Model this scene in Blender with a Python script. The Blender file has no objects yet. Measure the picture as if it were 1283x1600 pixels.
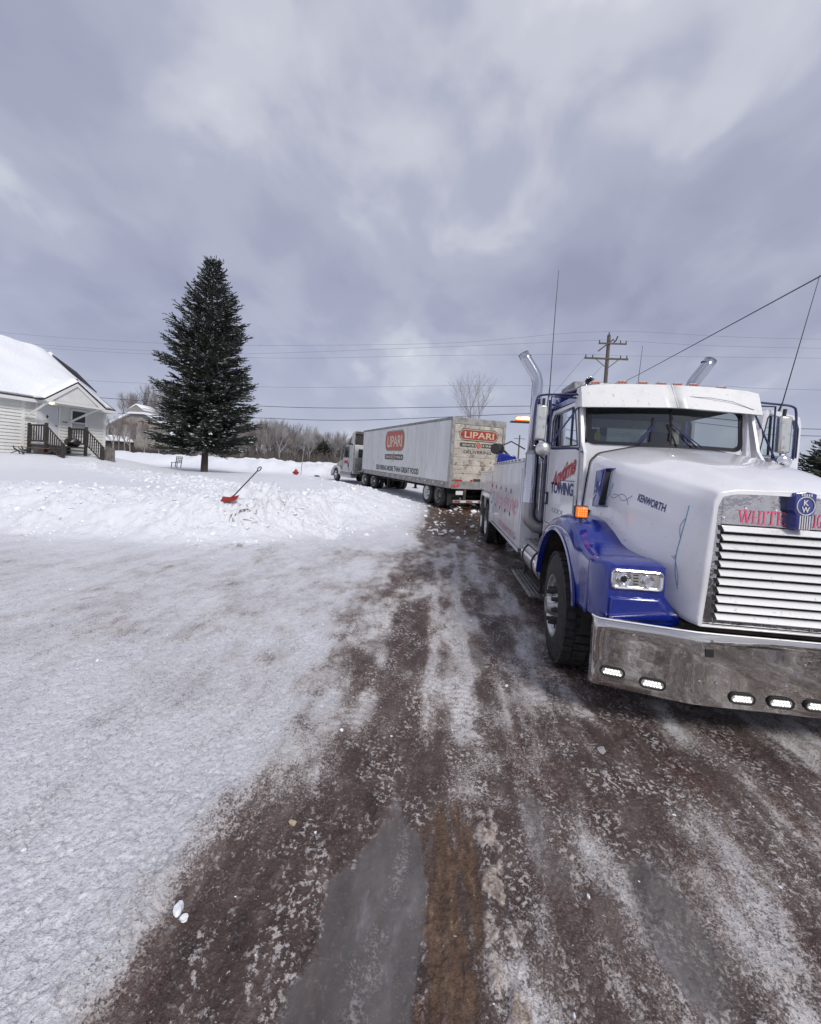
import bpy, bmesh, math, random
import numpy as np
from math import sin, cos, pi, radians, sqrt, atan2
from mathutils import Vector, Matrix

random.seed(7)
rng = np.random.default_rng(7)
C = bpy.context.scene.collection
sc = bpy.context.scene

# ------------------------------------------------------------------ camera
cam_d = bpy.data.cameras.new('camera')
cam = bpy.data.objects.new('camera', cam_d); C.objects.link(cam)
cam_d.sensor_fit = 'HORIZONTAL'; cam_d.sensor_width = 36.0
cam_d.lens = 36.0 * 641 / 1283
cam_d.shift_y = -48.0 / 1283
cam_d.clip_start = 0.05; cam_d.clip_end = 2000
Mc = (Matrix.Rotation(radians(4.85637), 4, 'Z') @ Matrix.Rotation(radians(-1.63989), 4, 'X')
      @ Matrix.Rotation(radians(-3.49072), 4, 'Y') @ Matrix.Rotation(radians(90), 4, 'X'))
cam.matrix_world = Matrix.Translation((0, 0, 1.8)) @ Mc
sc.camera = cam

# ------------------------------------------------------------------ light
SUN_EL = radians(40)
SUN_AZ = radians(146)          # compass direction of the sun seen from above, from +Y clockwise
sun_dir = Vector((sin(SUN_AZ) * cos(SUN_EL), cos(SUN_AZ) * cos(SUN_EL), sin(SUN_EL)))
sd = bpy.data.lights.new('sun', 'SUN'); sd.energy = 1.5; sd.angle = radians(14); sd.color = (1.0, .965, .91)
so = bpy.data.objects.new('sun', sd); C.objects.link(so)
so.rotation_euler = sun_dir.to_track_quat('Z', 'Y').to_euler(); so.location = (0, 0, 30)
sc.view_settings.view_transform = 'Standard'; sc.view_settings.look = 'None'
sc.view_settings.gamma = 1.0; sc.view_settings.use_curve_mapping = False
sc.view_settings.exposure = 0.72
sc.cycles.max_bounces = 6; sc.cycles.glossy_bounces = 4; sc.cycles.diffuse_bounces = 3
sc.cycles.transparent_max_bounces = 12
sc.cycles.use_denoising = True

W = bpy.data.worlds.new('World'); sc.world = W; W.use_nodes = True
nt = W.node_tree; nt.nodes.clear()


def N(nt, typ, **kw):
    n = nt.nodes.new(typ)
    for k, v in kw.items():
        if k.startswith('i_'):
            n.inputs[k[2:].replace('_', ' ')].default_value = v
        elif k.startswith('n_'):
            n.inputs[int(k[2:])].default_value = v
        else:
            setattr(n, k, v)
    return n


def L(nt, a, b): nt.links.new(a, b)


def ramp(nt, fac, stops, interp='EASE'):
    r = nt.nodes.new('ShaderNodeValToRGB'); r.color_ramp.interpolation = interp
    while len(r.color_ramp.elements) > 1: r.color_ramp.elements.remove(r.color_ramp.elements[-1])
    for i, (p, c) in enumerate(stops):
        e = r.color_ramp.elements[0] if i == 0 else r.color_ramp.elements.new(p)
        e.position = p; e.color = (*c, 1) if len(c) == 3 else c
    if fac is not None: L(nt, fac, r.inputs[0])
    return r.outputs[0]


def math_n(nt, op, a, b=None, c=None, clamp=False):
    n = nt.nodes.new('ShaderNodeMath'); n.operation = op; n.use_clamp = clamp
    for i, v in enumerate((a, b, c)):
        if v is None: continue
        if hasattr(v, 'links') or hasattr(v, 'is_output'): L(nt, v, n.inputs[i])
        else: n.inputs[i].default_value = v
    return n.outputs[0]


def mixc(nt, f, a, b, typ='MIX'):
    n = nt.nodes.new('ShaderNodeMix'); n.data_type = 'RGBA'; n.blend_type = typ
    for i, v in ((0, f), (6, a), (7, b)):
        if hasattr(v, 'is_output'): L(nt, v, n.inputs[i])
        else: n.inputs[i].default_value = v if i == 0 else (*v, 1)
    return n.outputs[2]


def world():
    sky = N(nt, 'ShaderNodeTexSky'); sky.sky_type = 'NISHITA'; sky.sun_disc = False
    sky.sun_elevation = SUN_EL; sky.sun_rotation = SUN_AZ; sky.air_density = 1.0; sky.dust_density = 1.5
    tc = N(nt, 'ShaderNodeTexCoord'); sp = N(nt, 'ShaderNodeSeparateXYZ'); L(nt, tc.outputs['Generated'], sp.inputs[0])
    z = math_n(nt, 'ADD', math_n(nt, 'MAXIMUM', sp.outputs[2], 0.0), 0.42)
    px = math_n(nt, 'DIVIDE', sp.outputs[0], z); py = math_n(nt, 'DIVIDE', sp.outputs[1], z)
    cb = N(nt, 'ShaderNodeCombineXYZ'); L(nt, px, cb.inputs[0]); L(nt, py, cb.inputs[1])
    mp = N(nt, 'ShaderNodeMapping'); L(nt, cb.outputs[0], mp.inputs[0])
    mp.inputs['Rotation'].default_value = (0, 0, radians(-28)); mp.inputs['Scale'].default_value = (1.5, 1.2, 1); mp.inputs['Location'].default_value = (3.1, 1.7, 0)
    n1 = N(nt, 'ShaderNodeTexNoise', i_Scale=.95, i_Detail=3.0, i_Roughness=.5, i_Distortion=.35); L(nt, mp.outputs[0], n1.inputs['Vector'])
    n2 = N(nt, 'ShaderNodeTexNoise', i_Scale=3.2, i_Detail=4.0, i_Roughness=.5, i_Distortion=.3); L(nt, mp.outputs[0], n2.inputs['Vector'])
    f = math_n(nt, 'ADD', math_n(nt, 'MULTIPLY', n1.outputs[0], .66), math_n(nt, 'MULTIPLY', n2.outputs[0], .34))
    col = ramp(nt, f, [(.34, (2.4, 2.5, 3.4)), (.43, (2.85, 2.97, 3.9)), (.51, (3.35, 3.47, 4.35)), (.585, (4.5, 4.62, 5.25)), (.68, (6.4, 6.5, 6.8))])
    # the cloud sheet thins to a pale blue band at the horizon all the way round
    hz = ramp(nt, sp.outputs[2], [(0.0, (1, 1, 1)), (.34, (0, 0, 0))])
    col = mixc(nt, math_n(nt, 'MULTIPLY', hz, .72), col, (3.55, 3.75, 4.75))
    col = mixc(nt, .90, sky.outputs[0], col)
    bg = N(nt, 'ShaderNodeBackground', i_Strength=.083); L(nt, col, bg.inputs[0])
    out = N(nt, 'ShaderNodeOutputWorld'); L(nt, bg.outputs[0], out.inputs[0])


world()

# ------------------------------------------------------------------ materials
MATS = {}


def mat(name, base, rough=.5, metal=0., coat=0., var=None, bump=None, emit=None, spec=.5, coat_rough=.05, dirt=None, coords='Object'):
    """var=(scale, colour2, lo, hi[, detail, stretch])  bump=(scale, strength, distance)  dirt=(scale, colour, lo, hi)"""
    m = bpy.data.materials.new(name); m.use_nodes = True; t = m.node_tree
    b = t.nodes['Principled BSDF']; o = t.nodes['Material Output']
    b.inputs['Base Color'].default_value = (*base, 1); b.inputs['Roughness'].default_value = rough
    b.inputs['Metallic'].default_value = metal; b.inputs['Specular IOR Level'].default_value = spec
    b.inputs['Coat Weight'].default_value = coat; b.inputs['Coat Roughness'].default_value = coat_rough
    tc = N(t, 'ShaderNodeTexCoord'); cur = None
    for spec_ in ([var] if var else []) + (dirt if isinstance(dirt, list) else ([dirt] if dirt else [])):
        s, c2, lo, hi = spec_[:4]
        mp = N(t, 'ShaderNodeMapping'); L(t, tc.outputs[coords], mp.inputs[0])
        if len(spec_) > 5: mp.inputs['Scale'].default_value = spec_[5]
        n = N(t, 'ShaderNodeTexNoise', i_Scale=s, i_Detail=spec_[4] if len(spec_) > 4 else 4.0, i_Roughness=.6)
        L(t, mp.outputs[0], n.inputs['Vector'])
        f = ramp(t, n.outputs[0], [(lo, (0, 0, 0)), (hi, (1, 1, 1))], 'LINEAR')
        cur = mixc(t, f, cur if cur is not None else base, c2)
        L(t, cur, b.inputs['Base Color'])
    if bump:
        n = N(t, 'ShaderNodeTexNoise', i_Scale=bump[0], i_Detail=4.0); L(t, tc.outputs[coords], n.inputs['Vector'])
        bp = N(t, 'ShaderNodeBump', i_Strength=bump[1], i_Distance=bump[2]); L(t, n.outputs[0], bp.inputs['Height'])
        L(t, bp.outputs[0], b.inputs['Normal'])
        if coat: L(t, bp.outputs[0], b.inputs['Coat Normal'])
    if emit:
        b.inputs['Emission Color'].default_value = (*emit[0], 1); b.inputs['Emission Strength'].default_value = emit[1]
    MATS[name] = m
    return m


def glassmat(name, tint, refl=.08, dark=0.0):
    m = bpy.data.materials.new(name); m.use_nodes = True; t = m.node_tree; t.nodes.clear()
    tr = N(t, 'ShaderNodeBsdfTransparent'); tr.inputs[0].default_value = (*tint, 1)
    gl = N(t, 'ShaderNodeBsdfGlossy', i_Roughness=.02); gl.inputs[0].default_value = (.9, .95, 1, 1)
    fr = N(t, 'ShaderNodeFresnel', i_IOR=1.5); f = math_n(t, 'ADD', fr.outputs[0], refl, clamp=True)
    mx = N(t, 'ShaderNodeMixShader'); L(t, f, mx.inputs[0]); L(t, tr.outputs[0], mx.inputs[1]); L(t, gl.outputs[0], mx.inputs[2])
    o = N(t, 'ShaderNodeOutputMaterial'); L(t, mx.outputs[0], o.inputs[0]); MATS[name] = m
    return m


m_white = mat('white_paint', (.80, .80, .83), .28, coat=.8, var=(2.2, (.66, .66, .68), .5, .8, 6), dirt=[(34, (.38, .36, .34), .66, .78, 4)], bump=(1.6, .12, .02))
m_whiteflat = mat('white_panel_paint', (.76, .76, .80), .3, coat=.6, var=(3, (.56, .55, .58), .42, .72, 8, (1, 1, .35)), dirt=[(26, (.30, .25, .24), .64, .76, 6)], bump=(4, .12, .01))
m_blue = mat('blue_paint', (.006, .021, .225), .22, coat=1.0, dirt=[(9, (.05, .055, .22), .55, .8, 8)], bump=(2.5, .05, .02))
m_bluedk = mat('dark_blue_paint', (.012, .014, .085), .35, coat=.6)
m_chrome = mat('chrome', (.82, .82, .84), .07, metal=1., bump=(7, .10, .01))
m_bumper = mat('bumper_steel', (.60, .585, .57), .035, metal=1., bump=(1.7, .16, .05), dirt=[(26, (.48, .46, .44), .62, .78, 8)])
m_frame = mat('grille_steel', (.42, .42, .44), .10, metal=1., bump=(5, .35, .03), dirt=[(14, (.35, .34, .34), .5, .7, 8)])
m_slat = mat('grille_slat', (.93, .93, .93), .34, metal=.35, dirt=[(30, (.6, .6, .6), .6, .72, 4)])
m_alu = mat('aluminium', (.55, .55, .56), .32, metal=1., bump=(20, .3, .01), dirt=[(12, (.3, .29, .28), .5, .7, 6)])
m_aludull = mat('dull_aluminium', (.36, .36, .36), .5, metal=.8, dirt=[(9, (.16, .15, .14), .45, .7, 6)])
m_black = mat('black_rubber', (.018, .018, .019), .75)
m_tyre = mat('tyre_rubber', (.022, .021, .021), .8, dirt=[(14, (.065, .058, .052), .48, .75, 8)], bump=(60, .4, .004))
m_blackgl = mat('black_gloss', (.012, .012, .014), .18, coat=.5)
m_under = mat('undercarriage', (.03, .027, .025), .8, dirt=[(6, (.075, .06, .05), .45, .7, 6)])
m_red = mat('red_print', (.42, .02, .03), .45)
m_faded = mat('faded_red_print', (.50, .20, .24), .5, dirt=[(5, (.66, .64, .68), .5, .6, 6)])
m_pink = mat('pink_print', (.80, .10, .20), .45)
m_navy = mat('navy_print', (.012, .02, .15), .45)
m_line = mat('pinstripe_blue', (.12, .28, .46), .45)
m_liner = mat('pinstripe_grey', (.22, .23, .36), .45)
m_amber = mat('amber_lens', (.75, .12, .01), .25, coat=.6, emit=((1, .22, .02), .25))
m_amberlit = mat('amber_lamp_lit', (.9, .3, .02), .3, emit=((1, .36, .05), 9))
m_ambercore = mat('amber_lamp_core', (1, .7, .3), .3, emit=((1, .66, .28), 12))
m_amberdull = mat('amber_marker_lens', (.42, .10, .05), .3, coat=.5)
m_led = mat('led_lit', (.95, .95, .9), .3, emit=((1, .97, .9), 1.1))
m_lens = mat('lens_clear', (.62, .62, .62), .12, metal=.75)
m_warm = mat('porch_lamp_lit', (.9, .8, .6), .3, emit=((1, .8, .5), 3.0))
m_glass = glassmat('cab_glass', (.50, .54, .53), .05)
m_glass2 = glassmat('clear_glass', (.78, .88, .88), .03)
m_glassd = mat('dark_window_glass', (.02, .022, .026), .08, coat=.6)
m_inter = mat('cab_interior', (.05, .05, .052), .8)
m_seat = mat('seat_fabric', (.09, .09, .095), .9)
m_inlite = mat('light_headliner', (.34, .35, .34), .8)
m_redpl = mat('red_plastic', (.27, .02, .014), .4)
m_wood = mat('weathered_wood', (.042, .036, .033), .8, var=(7, (.022, .019, .018), .4, .7, 6))
m_pole = mat('pole_wood', (.12, .105, .09), .85, var=(7, (.07, .06, .05), .4, .7, 6))
m_wire = mat('wire', (.07, .07, .08), .7)
m_snow = mat('snow_on_things', (.78, .80, .84), .6, bump=(9, .5, .05))
m_siding = mat('white_siding', (.66, .66, .64), .55, dirt=[(1.5, (.56, .56, .55), .5, .8, 6)])
m_trim = mat('white_trim', (.68, .68, .67), .5)
m_door = mat('white_door', (.58, .60, .62), .4)
m_shing = mat('dark_shingle', (.03, .03, .034), .85)
m_bag = mat('black_plastic', (.012, .012, .013), .35)
m_bark = mat('spruce_bark', (.075, .055, .045), .9, var=(9, (.04, .032, .028), .4, .7, 6, (3, 3, .6)), bump=(20, .8, .03))
m_needle = mat('spruce_needles', (.030, .037, .026), .75, var=(1.4, (.015, .020, .015), .4, .65, 3), dirt=[(2.3, (.055, .062, .036), .55, .7, 3)])
m_pine = mat('pine_needles', (.022, .032, .021), .8, var=(1.1, (.045, .05, .035), .45, .7, 3))
m_twig = mat('bare_twigs', (.24, .215, .21), .9, var=(.12, (.12, .10, .092), .4, .65, 3))
m_twigf = mat('frosted_hazed_twigs', (.38, .37, .38), .9, var=(.10, (.15, .13, .12), .4, .62, 3))  # frosted twigs, with distance haze lightened into the colour
m_undergrow = mat('brushwood', (.13, .11, .10), .95, var=(.3, (.07, .06, .054), .4, .65, 5))
m_shake = mat('grey_shakes', (.29, .275, .25), .85, var=(1.2, (.2, .19, .175), .4, .7, 8, (1, 1, 3)))
m_iron = mat('dark_metal', (.035, .034, .034), .6)
m_yellow = mat('yellow_tag', (.62, .62, .12), .6)
m_tank = mat('tank_chrome', (.66, .66, .68), .2, metal=1., bump=(3, .1, .02))
m_pipe = mat('exhaust_chrome', (.50, .52, .58), .16, metal=1., bump=(3.5, .15, .02))
m_shield = mat('exhaust_grey', (.33, .33, .335), .35, metal=.9)
m_trwhite = mat('trailer_panel', (.70, .71, .70), .42, var=(1.0, (.58, .59, .58), .4, .7, 8, (1, 1, .25)), dirt=[(6, (.30, .28, .25), .58, .74, 8, (1, 1, .22))])
m_trrail = mat('trailer_rail', (.33, .325, .315), .5, metal=.4, dirt=[(4, (.16, .145, .13), .45, .7, 8)])
m_trdoor = mat('trailer_roll_door', (.52, .48, .41), .5, var=(2.2, (.38, .345, .295), .40, .62, 8), dirt=[(2.4, (.15, .11, .08), .53, .66, 10), (9, (.10, .07, .05), .58, .68, 8)])
m_logored = mat('logo_red', (.33, .035, .03), .5)
m_logored2 = mat('logo_faded_red', (.47, .11, .085), .5)
m_logocream = mat('logo_cream', (.62, .55, .42), .5)
m_logodark = mat('logo_dark', (.045, .05, .055), .5)
m_print = mat('dark_print', (.05, .048, .05), .5)

# ------------------------------------------------------------------ mesh helpers


class MB:
    def __init__(s): s.v = []; s.f = []

    def add(s, vs, fs, M=None):
        o = len(s.v)
        if M is not None: vs = [tuple(M @ Vector(p)) for p in vs]
        s.v.extend([tuple(p) for p in vs]); s.f.extend([tuple(i + o for i in f) for f in fs]); return s

    def box(s, a, b, M=None):
        x0, y0, z0 = a; x1, y1, z1 = b
        vs = [(x0, y0, z0), (x1, y0, z0), (x1, y1, z0), (x0, y1, z0), (x0, y0, z1), (x1, y0, z1), (x1, y1, z1), (x0, y1, z1)]
        return s.add(vs, [(0, 3, 2, 1), (4, 5, 6, 7), (0, 1, 5, 4), (1, 2, 6, 5), (2, 3, 7, 6), (3, 0, 4, 7)], M)

    def tube(s, pts, r, n=8, cap=True, M=None):
        pts = [Vector(p) for p in pts]
        if not isinstance(r, (list, tuple)): r = [r] * len(pts)
        t0 = (pts[1] - pts[0]).normalized()
        up = Vector((0, 0, 1)) if abs(t0.z) < .9 else Vector((1, 0, 0))
        a = t0.cross(up).normalized(); vs = []; fs = []
        for i, p in enumerate(pts):
            if i == 0: t = pts[1] - pts[0]
            elif i == len(pts) - 1: t = pts[-1] - pts[-2]
            else: t = (pts[i + 1] - p).normalized() + (p - pts[i - 1]).normalized()
            t.normalize(); a = (a - t * a.dot(t))
            if a.length < 1e-6: a = t.orthogonal()
            a.normalize(); b = t.cross(a)
            for k in range(n):
                an = 2 * pi * k / n
                vs.append(p + (a * cos(an) + b * sin(an)) * r[i])
        for i in range(len(pts) - 1):
            for k in range(n):
                fs.append((i * n + k, i * n + (k + 1) % n, (i + 1) * n + (k + 1) % n, (i + 1) * n + k))
        if cap:
            fs.append(tuple(range(n - 1, -1, -1))); fs.append(tuple((len(pts) - 1) * n + k for k in range(n)))
        return s.add(vs, fs, M)

    def lathe(s, prof, n=32, M=None, axis='X'):
        """profile of (axial, radius)"""
        vs = []; fs = []
        for a, r in prof:
            for k in range(n):
                an = 2 * pi * k / n
                vs.append((a, r * cos(an), r * sin(an)) if axis == 'X' else (r * cos(an), r * sin(an), a))
        for i in range(len(prof) - 1):
            for k in range(n):
                fs.append((i * n + k, i * n + (k + 1) % n, (i + 1) * n + (k + 1) % n, (i + 1) * n + k))
        return s.add(vs, fs, M)

    def prism(s, poly, fa, fb):
        """poly of 2D points, fa/fb map a 2D point to the two end positions"""
        n = len(poly); vs = [fa(*p) for p in poly] + [fb(*p) for p in poly]
        fs = [tuple(range(n)), tuple(range(2 * n - 1, n - 1, -1))] + [(i, i + n, (i + 1) % n + n, (i + 1) % n) for i in range(n)]
        return s.add(vs, fs)

    def grid(s, rows, closed=False):
        n = len(rows[0]); vs = [p for r in rows for p in r]; fs = []
        for i in range(len(rows) - 1):
            for k in range(n if closed else n - 1):
                fs.append((i * n + k, i * n + (k + 1) % n, (i + 1) * n + (k + 1) % n, (i + 1) * n + k))
        return s.add(vs, fs)

    def build(s, name, m, parent=None, smooth=True, bevel=0, solid=0, angle=35, recalc=True):
        me = bpy.data.meshes.new(name)
        off = Vector((0, 0, 0))
        if parent is not None:
            p = parent
            while p is not None: off = off + p.location; p = p.parent
        me.from_pydata([tuple(Vector(v) - off) for v in s.v], [], s.f)
        if recalc:
            bm = bmesh.new(); bm.from_mesh(me); bmesh.ops.recalc_face_normals(bm, faces=bm.faces); bm.to_mesh(me); bm.free()
        if smooth:
            me.shade_smooth()
            try: me.set_sharp_from_angle(angle=radians(angle))
            except Exception: pass
        me.materials.append(m)
        o = bpy.data.objects.new(name, me); C.objects.link(o)
        if parent is not None: o.parent = parent
        if solid:
            md = o.modifiers.new('solid', 'SOLIDIFY'); md.thickness = solid; md.offset = -1
        if bevel:
            md = o.modifiers.new('bevel', 'BEVEL'); md.width = bevel; md.segments = 2; md.limit_method = 'ANGLE'; md.angle_limit = radians(40)
        return o


def thing(name, label, cat, loc=(0, 0, 0), rz=0, group=None):
    o = bpy.data.objects.new(name, None); C.objects.link(o); o.empty_display_size = .2
    o.location = loc; o.rotation_euler = (0, 0, rz)
    return tag(o, label, cat, group)


def tag(o, label=None, cat=None, group=None, kind=None):
    if label: o['label'] = label
    if cat: o['category'] = cat
    if group: o['group'] = group
    if kind: o['kind'] = kind
    return o


def copy_tree(o, parent=None):
    c = o.copy(); C.objects.link(c)
    if parent is not None: c.parent = parent
    for ch in o.children: copy_tree(ch, c)
    return c


def text_geo(txt, bold=.0, space=1.0, shear=0.0):
    cu = bpy.data.curves.new('lettering', 'FONT'); cu.body = txt; cu.offset = bold; cu.space_character = space
    cu.resolution_u = 3; cu.shear = shear
    o = bpy.data.objects.new('lettering', cu); C.objects.link(o)
    dg = bpy.context.evaluated_depsgraph_get(); me = bpy.data.meshes.new_from_object(o.evaluated_get(dg))
    vs = np.array([v.co[:] for v in me.vertices]); fs = [tuple(p.vertices) for p in me.polygons]
    bpy.data.objects.remove(o); bpy.data.curves.remove(cu); bpy.data.meshes.remove(me)
    lo = vs.min(0); hi = vs.max(0); vs = (vs - lo) / np.maximum(hi - lo, 1e-6)
    return vs[:, :2], fs


def text(txt, fmap, name, m, parent, bold=.0, space=1.0, shear=0.0):
    """fmap(s,t) for s,t in 0..1 gives the world point"""
    vs, fs = text_geo(txt, bold, space, shear); b = MB(); b.add([fmap(float(a), float(c)) for a, c in vs], fs)
    return b.build(name, m, parent, smooth=False, recalc=False)


def lerp(a, b, t): return a + (b - a) * t


def catmull(pts, n=6):
    P = [np.array(p, float) for p in pts]; out = []
    for i in range(len(P) - 1):
        p0 = P[max(i - 1, 0)]; p1 = P[i]; p2 = P[i + 1]; p3 = P[min(i + 2, len(P) - 1)]
        for k in range(n):
            t = k / n; out.append(tuple(.5 * (2 * p1 + (p2 - p0) * t + (2 * p0 - 5 * p1 + 4 * p2 - p3) * t * t + (3 * p1 - p0 - 3 * p2 + p3) * t ** 3)))
    return out + [tuple(P[-1])]


# --- numpy gradient noise
_perm = rng.permutation(512).astype(np.int64)
_perm = np.concatenate([_perm, _perm, _perm])
_ga = rng.uniform(0, 2 * pi, 512); _gx = np.cos(_ga); _gy = np.sin(_ga)


def pn(x, y):
    xi = np.floor(x).astype(np.int64); yi = np.floor(y).astype(np.int64); xf = x - xi; yf = y - yi
    u = xf * xf * xf * (xf * (xf * 6 - 15) + 10); v = yf * yf * yf * (yf * (yf * 6 - 15) + 10)

    def g(i, j, dx, dy):
        h = _perm[(_perm[(xi + i) % 512] + (yi + j)) % 512]
        return _gx[h] * dx + _gy[h] * dy
    a = g(0, 0, xf, yf); b = g(1, 0, xf - 1, yf); c = g(0, 1, xf, yf - 1); d = g(1, 1, xf - 1, yf - 1)
    return (a + u * (b - a) + v * ((c + u * (d - c)) - (a + u * (b - a)))) * 1.5


def fbm(x, y, o=4, lac=2.03, gain=.5):
    s = 0; a = 1; t = 0
    for i in range(o):
        s = s + a * pn(x + 17.3 * i, y - 9.1 * i); t += a; a *= gain; x = x * lac; y = y * lac
    return s / t


def sst(a, b, x):
    t = np.clip((x - a) / (b - a), 0, 1); return t * t * (3 - 2 * t)


FOOT = np.array([(-60, 6.2), (-14, 6.9), (-8.8, 7.45), (-7.3, 7.6), (-5.6, 7.8), (-3.95, 8.35), (-3.4, 9.6), (-2.3, 11.4), (-1.15, 14.2), (-.86, 18.6),
                 (-2.2, 21.2), (-4.4, 24.3), (-6.6, 26.6), (-9.0, 30), (-12.0, 35.5), (-15, 60)], float)
BERM = np.array([(-16.5, 18.2), (-12.5, 16.2), (-9, 14), (-6.3, 11.8), (-4.6, 10.4)], float)


def sdf(px, py, poly):
    best = np.full(px.shape, 1e9); sg = np.zeros(px.shape)
    for i in range(len(poly) - 1):
        a = poly[i]; b = poly[i + 1]; d = b - a; l2 = d @ d
        t = np.clip(((px - a[0]) * d[0] + (py - a[1]) * d[1]) / l2, 0, 1)
        ex = px - a[0] - t * d[0]; ey = py - a[1] - t * d[1]; q = ex * ex + ey * ey
        cr = d[0] * ey - d[1] * ex
        m = q < best; best = np.where(m, q, best); sg = np.where(m, np.sign(cr), sg)
    return np.sqrt(best) * sg


def ground(x, y, fine=True):
    """height and masks of the ground"""
    x = np.asarray(x, float); y = np.asarray(y, float)
    road = .30 * sst(12.5, 19, y) + .14 * sst(19, 27, y) + .20 * sst(27, 36, y)
    w = fbm(x * .45, y * .45, 3) * .9
    d = sdf(x + .35 * fbm(x * 1.1 + 5, y * 1.1, 3), y + .35 * fbm(x * 1.1, y * 1.1 + 9, 3), FOOT)
    d = np.where(y > 40, np.maximum(d, 6), d)
    inside = sst(0, 2.5, d)
    # yard level under the snow
    yard = .84 + .60 * sst(-15.2, -19.5, x) * sst(12, 19, y) * (1 - sst(21.5, 26, y)) + .04 * sst(14, 24, y) - .16 * sst(27, 34, y) * (1 - sst(37, 40, y))
    yard = yard + .06 * fbm(x * .22, y * .22, 2)
    wid = 2.0 + .9 * sst(9, 14, y)
    rise = sst(-.1, wid, d)
    z = road * (1 - rise) + yard * rise
    # far bank pushed up by the plough and the field behind it
    far = sst(37.0, 39.6, y + 1.3 * fbm(x * .25, 3 + 0 * y, 2) + .04 * x) * sst(-6.5, -9.5, x - .0 * y)
    z = z + far * (.92 + .55 * fbm(x * .40, y * .40, 3)) - .16 * sst(42, 46, y) * far
    right = sst(5.6, 8.5, x + .5 * fbm(x * .5, y * .5, 2)) * (.55 + .15 * fbm(x * .7, y * .7, 3))
    z = z + right * (1 - inside) + (1 - far) * sst(38, 60, y) * .75 * (1 - inside)
    # rubble bank in front of the truck, beside the photographer
    rb = sst(1.9, .3, np.hypot((x - 4.7) / 1.15, (y - .5) / 1.3))
    z = z + rb * (.75 + .5 * fbm(x * 1.3, y * 1.3, 3))
    # lumps where the snow was thrown
    edge = np.exp(-((d - 1.4) / 1.15) ** 2) * (1 - sst(22, 26, y)) * (1 - .62 * sst(-4.2, -2.8, x) * sst(11.5, 13, y)) * (.55 + .45 * sst(-.2, .3, fbm(x * .5 + 9, y * .5, 2))) + .6 * far * sst(43, 41, y)
    bd = np.abs(sdf(x, y, BERM)); berm = np.exp(-(bd / .9) ** 2)
    bd2 = np.abs(sdf(x, y, np.array([(-4.4, 10.8), (-3.6, 13.2), (-3.9, 15.6)], float))); berm2 = np.exp(-(bd2 / .5) ** 2)
    lump = np.abs(fbm(x * 1.6 + 3, y * 1.6, 4, gain=.55)); lump2 = np.abs(fbm(x * 4.2, y * 4.2 + 3, 3))
    z = z + edge * (lump * .34 + lump2 * .13 - .06) + berm * (.06 + lump * .34 + lump2 * .22) + berm2 * (lump * .25 + .06)
    # trodden gap between the heaps
    tr = np.exp(-((x + 3.0 + .25 * (y - 11)) / .35) ** 2) * sst(9.6, 10.4, y) * (1 - sst(13, 14.5, y))
    z = z - tr * .22
    drive = 1 - sst(-.2, .5, d)
    nearm = 1 - sst(14, 22, y)
    # tracks run along y: packed ice, ruts, ridges
    xw = x + .07 * fbm(x * .6, y * .5, 2) + .03 * fbm(x * 2, y * .8, 2) + .05 * np.maximum(0, y - 6) * 0
    out = dict(z=z, d=d, drive=drive, xw=xw, inside=inside, edge=edge, berm=berm, far=far, rb=rb, w=w, lump=lump)
    return out


def gz(x, y):
    return float(ground(np.array([float(x)]), np.array([float(y)]))['z'][0])


def bumpf(x, c, w): return np.exp(-((x - c) / w) ** 2)


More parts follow.
